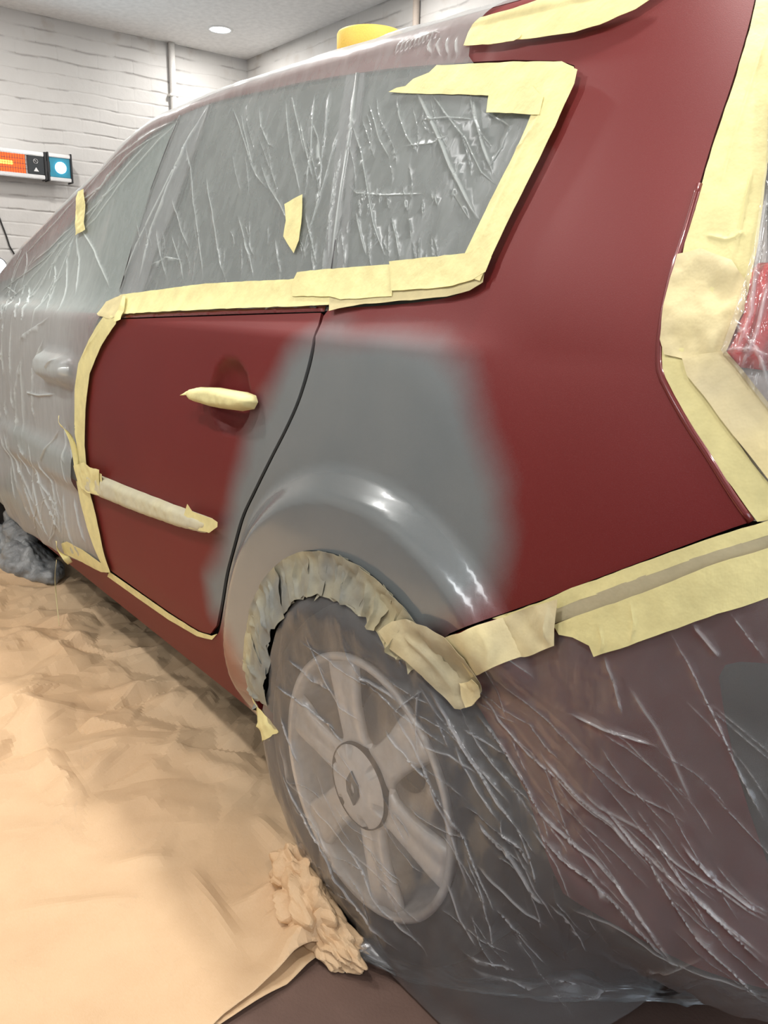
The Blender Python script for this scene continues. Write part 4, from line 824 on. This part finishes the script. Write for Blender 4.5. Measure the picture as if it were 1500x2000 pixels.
W5 = [[(120, 710), (250, 810), (350, 900), (480, 1030), (620, 1140), (760, 1210), (860, 1270)], [(60, 760), (160, 890), (250, 1000), (330, 1060), (450, 1180), (560, 1270), (700, 1430)], [(250, 1180), (370, 1290), (500, 1390), (600, 1500), (700, 1640), (800, 1790)], [(270, 1280), (370, 1380), (480, 1460), (590, 1560), (700, 1680), (790, 1780)],
      [(380, 1560), (480, 1600), (600, 1650), (790, 1775), (1000, 1850), (1130, 1900)], [(500, 1160), (640, 1330), (760, 1440), (900, 1550), (1130, 1750)], [(560, 1240), (700, 1400), (850, 1640), (1000, 1790), (1130, 1920)], [(530, 640), (570, 740), (595, 850)], [(620, 750), (720, 900), (780, 1010), (860, 1190)],
      [(780, 560), (850, 680), (960, 900), (1040, 1080), (1130, 1240)], [(410, 850), (540, 910), (720, 970)], [(860, 520), (960, 640)], [(1000, 470), (1130, 640)], [(640, 1260), (800, 1400), (960, 1500), (1130, 1620)], [(300, 1000), (420, 1140), (560, 1260), (650, 1370)], [(60, 850), (150, 960), (230, 1100), (300, 1230)],
      [(160, 1600), (260, 1740), (330, 1800)], [(60, 1420), (180, 1540), (320, 1650)], [(700, 1300), (850, 1500), (1000, 1650), (1130, 1780)], [(820, 1330), (960, 1480), (1130, 1600)], [(450, 1130), (520, 1200), (700, 1300)], [(0, 1730), (150, 1790), (400, 1850), (620, 1870)], [(20, 1790), (200, 1850), (500, 1900), (900, 1935)]]
def ok_line(s, l):
    out = []
    for p in l:
        try: out.append(s.hit(*p))
        except ValueError: pass
    return np.array(out)
ridW = []
for k, l in enumerate(W4+W5):
    q = ok_line(FALL, (c4 if k < len(W4) else c5)(l))
    if len(q) > 1: ridW.append((q, .0012+.0008*(k % 3), .0016+.0010*(k % 4)))
rr = random.Random(11)
ridW += strokes(FALL, 46, (560, 1220, 960, 1800), (28, 66), (50, 190), (.0008, .0015), (.0008, .0020))
ridW += strokes(FALL, 18, (860, 1400, 1080, 1800), (45, 75), (60, 200), (.0010, .0020), (.0012, .0030))
ridW += strokes(FALL, 30, (960, 1330, 1420, 1820), (38, 58), (120, 330), (.0008, .0013), (.0006, .0014))
FW = [(540, 1230), (556, 1203), (574, 1176), (594, 1164), (615, 1160), (650, 1168), (686, 1178), (718, 1200), (745, 1226), (790, 1255), (850, 1290), (890, 1330)]
FWl = [(525, 1340), (531, 1400), (535, 1450), (541, 1500), (556, 1570), (580, 1650), (612, 1735), (650, 1800), (690, 1845), (735, 1885)]
fw = [uv(.330*math.cos(math.radians(a)), .316+.328*math.sin(math.radians(a))) for a in np.linspace(268, 196, 20)]+[FALL.hit(*p) for p in FWl[:1]]+[FALL.hit(525, 1290)]+[FALL.hit(*p) for p in FW]+[FALL.hit(895, 1290)]
BT = [(930, 1300), (960, 1290), (1030, 1268), (1100, 1225), (1250, 1178), (1400, 1120), (1500, 1088)]
bt_ = [FALL.hit(*p) for p in BT]
bot = [uv(1.15, bt_[-1][1]), uv(1.15, .012), uv(.7, .012), uv(.45, .012), uv(.25, .012), uv(.06, .008)]
filmB = patch('plastic_film', film_fall, fw+bt_+bot, step=.011, off=.0, mat=M['film_fall'], ridges=ridW,
    disp=lambda q, ed: (.006*vnoise(q*np.array([7, 5]), 11)+.004*vnoise(q*np.array([22, 12]), 12)+.0022*vnoise(q*np.array([60, 35]), 13))*np.clip(ed/.03, 0, 1)*np.where(q[:, 0] > .3, .55+.45*smooth(.5, .3, q[:, 1]), 1.)+.012*smooth(.35, .05, q[:, 1])*vnoise(np.stack([q[:, 0]*13+q[:, 1]*6, q[:, 1]*2.], 1), 14)*np.clip(ed/.03, 0, 1))
tag(filmB, 'clear plastic film hanging over the rear wheel and bumper to the floor', 'plastic film')
# a second gathered layer trailing on the floor
fl = [(742, 1880), (800, 1890), (900, 1915), (1000, 1925), (1150, 1930), (1300, 1935), (1500, 1940)]
def roll_fn(u, v):  # u along the trailing hem, v around it
    c = HEM; x = np.interp(u, HS, c[:, 0]); y = np.interp(u, HS, c[:, 1]); r = .016+.007*np.sin(u*23)+.004*np.sin(u*57+1)
    return np.stack([x+0*v, y-np.cos(v)*r*1.5, .012+r*.75*(1+np.sin(v))], -1)
HEM = np.array([floor_hit(*p) for p in [(715, 1868), (800, 1912), (900, 1938), (1000, 1950), (1150, 1958), (1300, 1962), (1500, 1966), (1750, 1975)]]); HS = np.concatenate([[0], np.cumsum(np.hypot(*np.diff(HEM, axis=0).T))])
hm_ = patch('plastic_film', roll_fn, [uv(0, -1.2), uv(HS[-1], -1.2), uv(HS[-1], 3.6), uv(0, 3.6)], step=.03, mat=M['film_fall'], disp=lambda q, ed: .004*vnoise(q*np.array([45, 2.5]), 3)+.0025*vnoise(q*np.array([110, 5]), 5))
hm_.data.attributes.new('fold', 'FLOAT', 'POINT').data.foreach_set('value', np.full(len(hm_.data.vertices), .05, np.float32))
tag(hm_, 'gathered plastic film hem trailing on the brown floor under the bumper', 'plastic film')
# film over the tail light
fd_ = [xh(p) for p in [(1505, 100), (1497, 320), (1486, 400), (1474, 490), (1455, 560), (1430, 640), (1412, 690), (1450, 735), (1500, 800), (1560, 870), (1640, 900)]]
filmC = patch('plastic_film', body, fd_+[uv(1.32, .95), uv(1.32, 1.5)], step=.01, off=.010, mat=M['film_light'], ridges=[(np.array([xh(p) for p in l]), .003, .004) for l in [[(1500, 380), (1485, 470), (1475, 560), (1462, 640)], [(1480, 520), (1470, 620), (1440, 700)], [(1500, 560), (1480, 660), (1450, 725)], [(1420, 690), (1460, 690), (1500, 700)], [(1440, 640), (1480, 690), (1500, 750)]]],
    disp=lambda q, ed: .003*vnoise(q*np.array([30, 14]), 21)*np.clip(ed/.02, 0, 1))
tag(filmC, 'clear plastic film over the tail light and rear window', 'plastic film')

# ================================================================ FLOOR PAPER
def facet_field(seed, sp):
    """random peaks joined by flat facets, as in crushed paper"""
    r = np.random.default_rng(seed); gx, gy = np.meshgrid(np.arange(-3.7, .4, sp), np.arange(-1.4, .9, sp)); P_ = np.stack([gx.ravel(), gy.ravel()], 1)+r.uniform(-.48, .48, (gx.size, 2))*sp
    h = r.uniform(0, 1, len(P_))**1.6; d = delaunay_2d_cdt([Vector(x) for x in P_], [], [], 0, 1e-7); oi = d[3]
    return BVHTree.FromPolygons([(v[0], v[1], float(h[o[0]]) if o else 0.) for v, o in zip(d[0], oi)], [tuple(f) for f in d[2]])
FF = [facet_field(3, .16), facet_field(4, .075), facet_field(5, .034)]
def facet(q, k):
    dn = Vector((0, 0, -1)); out = np.zeros(len(q)); c, s_ = math.cos(.6*k+.35), math.sin(.6*k+.35)
    for i, (x, y) in enumerate(q):
        hh = FF[k].ray_cast(Vector((x, y, 5)), dn)[0]
        if hh is not None: out[i] = hh.z
    return out
def paper(loop, label, z0, seed, bright=1., extra=None, step=.016):
    def dz(q, ed):
        far = smooth(-.30, -1.0, q[:, 0])*smooth(-.75, -.2, q[:, 1]); under = smooth(-.02, .22, q[:, 1])*smooth(-.35, -.7, q[:, 0]); mid = smooth(-.5, .1, q[:, 1])
        a = np.clip(.06+.16*mid+.75*far+.55*under, 0, 1)*smooth(-3.4, -2.6, q[:, 0])
        z = .075*a*facet(q, 0)+.042*a*facet(q, 1)+.007*(.15+a)*facet(q, 2)
        if extra: z = z+extra(q, ed)
        return z
    o = patch('floor_paper', floor_fn, loop, step=step, off=z0, mat=M['paper'], disp=dz); o.data.set_sharp_from_angle(angle=.10); o.modifiers.new('t', 'SOLIDIFY').thickness = .0008
    return tag(o, label, 'paper', 'brown paper sheets on the floor')
def crushed(c, r, seed, parent):
    bm = bmesh.new(); bmesh.ops.create_icosphere(bm, subdivisions=5, radius=1.); g_ = np.random.default_rng(seed)
    p = np.array([v.co[:] for v in bm.verts]); n = np.zeros(len(p)); p2 = p+.18*np.stack([vnoise(p*2.2+k*5, seed+k) for k in range(3)], 1)
    for k in range(9):
        d_ = g_.normal(size=3); d_ /= np.linalg.norm(d_); t_ = p2@d_*g_.uniform(.8, 2.4)+g_.uniform(0, 3); n += np.abs(t_-np.floor(t_)-.5)*g_.uniform(.4, 1.)
    n = (n-n.mean())*.42; q = p*(1+n)[:, None]*np.array(r); q[:, 2] = np.maximum(q[:, 2], -.6*r[2]); q += np.array(c)
    for v, x in zip(bm.verts, q): v.co = Vector(x)
    me = bpy.data.meshes.new('crushed_corner'); bm.to_mesh(me); bm.free(); return link('crushed_corner', me, M['paper'], parent)
fp = lambda pts: [uv(*floor_hit(*p)) for p in pts]
TIP = [(660, 1838), (690, 1862), (724, 1886), (700, 1880), (668, 1868), (640, 1870), (610, 1873), (575, 1893), (540, 1920), (495, 1955), (440, 1995)]
tipc = np.array(floor_hit(650, 1835))
def bunch(q, ed):
    d = np.hypot((q[:, 0]-tipc[0]+.02)/.11, (q[:, 1]-tipc[1]+.01)/.06); e = np.exp(-d**2)
    qq = np.stack([q[:, 0]*1.0, q[:, 1]], 1)
    z = e*(.004+.075*facet(q*1.0+np.array([-.5, -.3]), 1)+.03*facet(q-.4, 2))*smooth(.0, .02, ed)
    edge = smooth(.06, .0, ed)*.014*(1+vnoise(q*9, 5))*smooth(-.45, -.2, q[:, 0])
    # long soft folds running to the crumpled corner
    fo = 0
    for (a, b, h, w_) in FOLDS:
        dd_, f_ = seg_dist(q, [a, b]); fo = fo+h*np.exp(-(dd_/w_)**2)*np.sin(np.clip(f_, .03, 1)*PI)
    return z+edge+fo
FOLDS = [(floor_hit(590, 1730), floor_hit(450, 1790), .018, .02), (floor_hit(370, 1700), floor_hit(470, 1880), .014, .018), (floor_hit(560, 1560), floor_hit(300, 1470), .012, .03), (floor_hit(0, 1790), floor_hit(290, 1765), .010, .02), (floor_hit(160, 1540), floor_hit(250, 1475), .012, .02),
         (floor_hit(500, 1600), floor_hit(560, 1680), .012, .02), (floor_hit(0, 1250), floor_hit(180, 1330), .02, .03), (floor_hit(150, 1380), floor_hit(330, 1370), .018, .03), (floor_hit(280, 1230), floor_hit(370, 1330), .02, .03), (floor_hit(200, 1700), floor_hit(360, 1690), .008, .02)]
p1 = fp(TIP)+[uv(.10, -.62), uv(.0, -1.3), uv(-3.6, -1.3), uv(-3.6, .75), uv(-.40, .75), uv(-.37, .20)]+fp([(570, 1600), (592, 1690), (612, 1745), (640, 1800)])
sheet = paper(p1, 'large crumpled brown paper sheet covering the floor beside the car', .004, 5, extra=bunch, step=.009)
crushed((-.150, -.030, .045), (.070, .042, .056), 5, sheet); crushed((-.080, -.055, .045), (.075, .045, .055), 8, sheet); crushed((-.005, -.050, .024), (.070, .034, .034), 12, sheet)
p2 = fp([(430, 2010), (500, 1965), (560, 1930), (600, 1895), (622, 1876), (600, 1850), (480, 1880), (380, 2000)])
paper([uv(*p) for p in p2], 'darker brown paper flap curling out under the large sheet', .002, 9, step=.01)

# ================================================================ SMALL THINGS
def blob(c, r, seed, sub=5):
    bm = bmesh.new(); bmesh.ops.create_icosphere(bm, subdivisions=sub, radius=1.); p = np.array([v.co[:] for v in bm.verts])
    n = vnoise(p*1.7+seed, seed)*.22; cr = np.abs(vnoise(p*np.array([3.2, 3.2, 1.6])+seed, seed+1)); n = n-.20*np.exp(-(cr/.10)**2)+.05*vnoise(p*9, seed+2)
    q = p*(1+n)[:, None]*np.array(r); q = q+np.array(c); f = [tuple(v.index for v in fc.verts) for fc in bm.faces]; bm.free(); return q, f
def bundle():
    cs = [((-2.47, .02, .085), (.13, .10, .095), 3), ((-2.25, .06, .080), (.115, .10, .088), 8), ((-2.36, .08, .165), (.10, .07, .06), 12), ((-2.44, .09, .215), (.05, .05, .055), 15), ((-2.16, .10, .055), (.09, .07, .055), 18)]
    V = []; F = []
    for c, r, s_ in cs:
        q, f = blob(c, r, s_); k = len(V); V += list(q); F += [tuple(i+k for i in t) for t in f]
    o = link('sheeting_bundle', mesh_from('sheeting_bundle', V, F), M['bundle']); m = o.modifiers.new('merge', 'REMESH'); m.mode = 'VOXEL'; m.voxel_size = .006; m.use_smooth_shade = True
    tag(o, 'crumpled bundle of grey plastic sheeting on the floor under the front door', 'bundle')
bundle()
def roll():
    c = np.array([-.605, .455, 0.]); top = 1.598; t = empty('tape_roll', (c[0], c[1], top)); tag(t, 'round yellow roll lying on the film covered car roof', 'roll')
    n = 64; R0, r0, h = .085, .045, .0
    def ring(nm, pr, m):
        v = []; f = []; k = len(pr)
        for i in range(n):
            a = 2*PI*i/n
            for r, z in pr: v.append((r*math.cos(a), r*math.sin(a), z))
        for i in range(n):
            for j in range(k): f.append((i*k+j, i*k+(j+1) % k, ((i+1) % n)*k+(j+1) % k, ((i+1) % n)*k+j))
        return link(nm, mesh_from(nm, v, f), m, t)
    ring('wound_tape', [(.035, 0), (.070, 0), (.072, .004), (.072, .046), (.070, .050), (.035, .050)], M['yellow']); ring('cardboard_core', [(.031, .001), (.0348, .001), (.0348, .049), (.031, .049)], M['paper'])
    return t
ROLL = roll()
def scrap():
    c = np.array(floor_hit(190, 1190)); l = [uv(c[0]+x*.05, .02+y*.16) for x, y in [(-1, 0), (-.2, -.1), (.9, .1), (.8, .5), (.4, 1), (-.5, 1.05), (-.8, .5)]]
    def fn(u, v): return np.stack([u+0*v, c[1]+.04+.25*(.17-v)+0*u, v+0*u], -1)
    o = patch('film_scrap', fn, l, step=.006, mat=M['film_light'], disp=lambda q, ed: .014*vnoise(q*30, 4)+.006*vnoise(q*80, 6))
    o.data.attributes.new('fold', 'FLOAT', 'POINT').data.foreach_set('value', np.full(len(o.data.vertices), .2, np.float32))
    tag(o, 'torn scrap of clear plastic film hanging below the sill', 'plastic film')
scrap()
